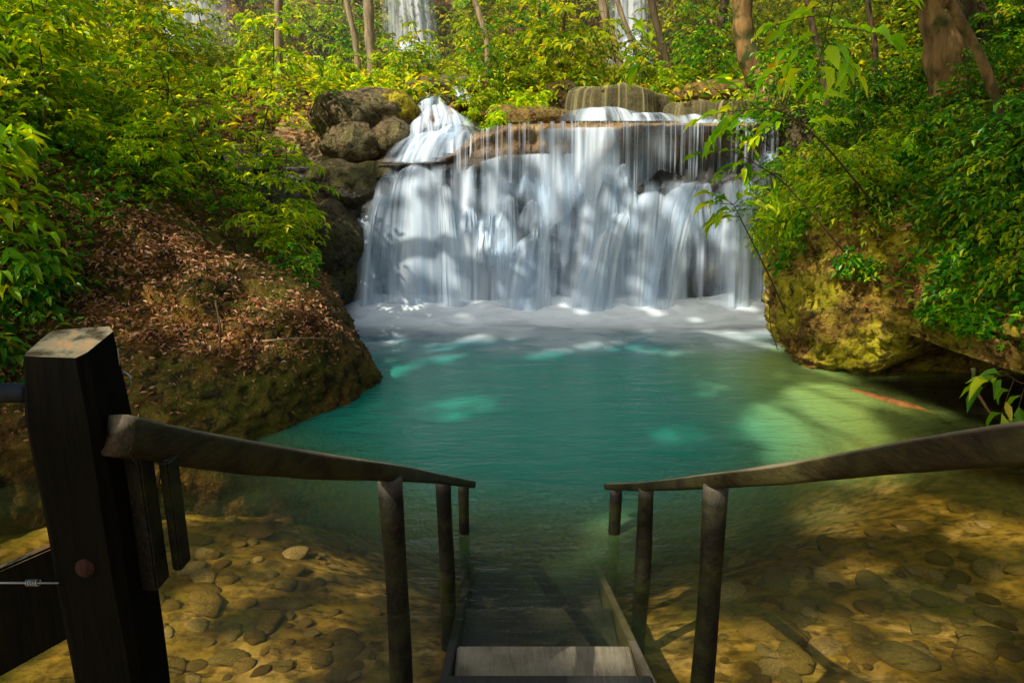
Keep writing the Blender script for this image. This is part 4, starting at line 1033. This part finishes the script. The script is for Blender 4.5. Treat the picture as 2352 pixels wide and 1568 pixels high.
# leaves must not reach into the openings: root each blade facing the sun, centred on its point
az = rg.uniform(0, 6.28, len(Q)); Dv = np.cos(az)[:, None]*e1+np.sin(az)[:, None]*e2+rg.normal(0, .25, (len(Q), 3))
q2 = sp(Q); dmin = np.full(len(Q), 9.)
for gx, gy, gr in G: dmin = np.minimum(dmin, np.hypot(q2[:, 0]-gx, q2[:, 1]-gy)-gr)
LS = np.where(dmin < .14, .10, LS); 
tree = empty('tree', (-4.40, 5.9, drop_z(-4.40, 5.9)))
tag(tree, 'mossy tree at the left frame edge with an added unseen crown dappling the pool', 'tree')
tb = np.array(tree.location)
T = Tubes(); C_ = catmull([(0,0,-.3), (.02,-.05,2), (-.3,-1,4.2), (-1.5,-3.2,8), (-2.5,-5,13)], 30); T.add(C_, np.linspace(.10, .06, 30), 12)
for i in range(34):
    tgt = Q[rg.integers(len(Q))]-tb; st = C_[rg.integers(16, 29)]; mid = (st+tgt)/2+np.array([0, 0, .5])
    T.add(catmull([st, mid, tgt], 12), np.linspace(.05, .008, 12), 6)
T.build('trunk', BARKM, tree)
leaves('crown', Q-tb-Dv/np.linalg.norm(Dv, axis=1)[:, None]*LS[:, None]*.5, Dv, np.tile(s, (len(Q), 1))+rg.normal(0, .35, (len(Q), 3)), LS, .62, LEAF_D, tree, False)  # unseen leaves added to shade the scene, with openings for sun patches

# unused prototypes would sit at the origin: remove
for pr in PL+PR+PB:
    if pr.name not in USED:
        for c in list(pr.children): bpy.data.objects.remove(c)
        bpy.data.objects.remove(pr)

# sunlit haze hanging in the forest behind the falls
m = M('haze'); vs = m.n('ShaderNodeVolumeScatter', {'Color': (1, .95, .82), 'Density': .012, 'Anisotropy': .2})
m.t.links.new(vs.outputs[0], m.out.inputs['Volume'])
hz = empty('haze_origin'); bpy.data.objects.remove(hz)
hx = [(-9,10.8),(9,10.8),(9,17.5),(-9,17.5)]
V = [(x, y, z) for z in (2.2, 6.5) for x, y in hx]
F8 = [(3,2,1,0),(4,5,6,7),(0,1,5,4),(1,2,6,5),(2,3,7,6),(3,0,4,7)]
hz = mesh_raw('haze', V, [i for f in F8 for i in f], np.arange(6)*4, [4]*6, m.m, smooth=False)
tag(hz, 'warm sunlit haze between the trees behind the falls', None, None, 'stuff')

# ------------------------------------------------------------------ light, sky, camera
elev = math.asin(s[2]); 
w = bpy.data.worlds.new('World'); SC.world = w; w.use_nodes = True
nt = w.node_tree; bg = nt.nodes['Background']; sky = nt.nodes.new('ShaderNodeTexSky'); sky.sky_type = 'NISHITA'; sky.sun_disc = False
sky.sun_elevation = elev; sky.sun_rotation = math.atan2(s[0], s[1]); sky.air_density = 1.0; sky.dust_density = 5.0; sky.ozone_density = 1.0
nt.links.new(sky.outputs[0], bg.inputs[0]); bg.inputs[1].default_value = .12
sl = bpy.data.lights.new('sun', 'SUN'); sl.energy = 5.0; sl.angle = math.radians(.45); sl.color = (1, .93, .80)
so = bpy.data.objects.new('sun', sl); COL.objects.link(so); so.rotation_euler = Vector(s).to_track_quat('Z', 'Y').to_euler(); so.location = (-5, -3, 12)
cam = bpy.data.cameras.new('camera'); co = bpy.data.objects.new('camera', cam); COL.objects.link(co)
cam.sensor_width = 36; cam.lens = 24; cam.clip_end = 500; cam.clip_start = .05
co.location = (0, 0, CAMZ); co.rotation_euler = (math.radians(90)-PITCH, 0, 0); SC.camera = co
SC.view_settings.view_transform = 'Standard'; SC.view_settings.look = 'None'; SC.view_settings.exposure = 0
cy = SC.cycles
cy.max_bounces = 7; cy.diffuse_bounces = 3; cy.glossy_bounces = 3; cy.transmission_bounces = 3; cy.transparent_max_bounces = 18
cy.volume_bounces = 0; cy.use_denoising = True; cy.caustics_reflective = False; cy.caustics_refractive = False; cy.sample_clamp_indirect = 4
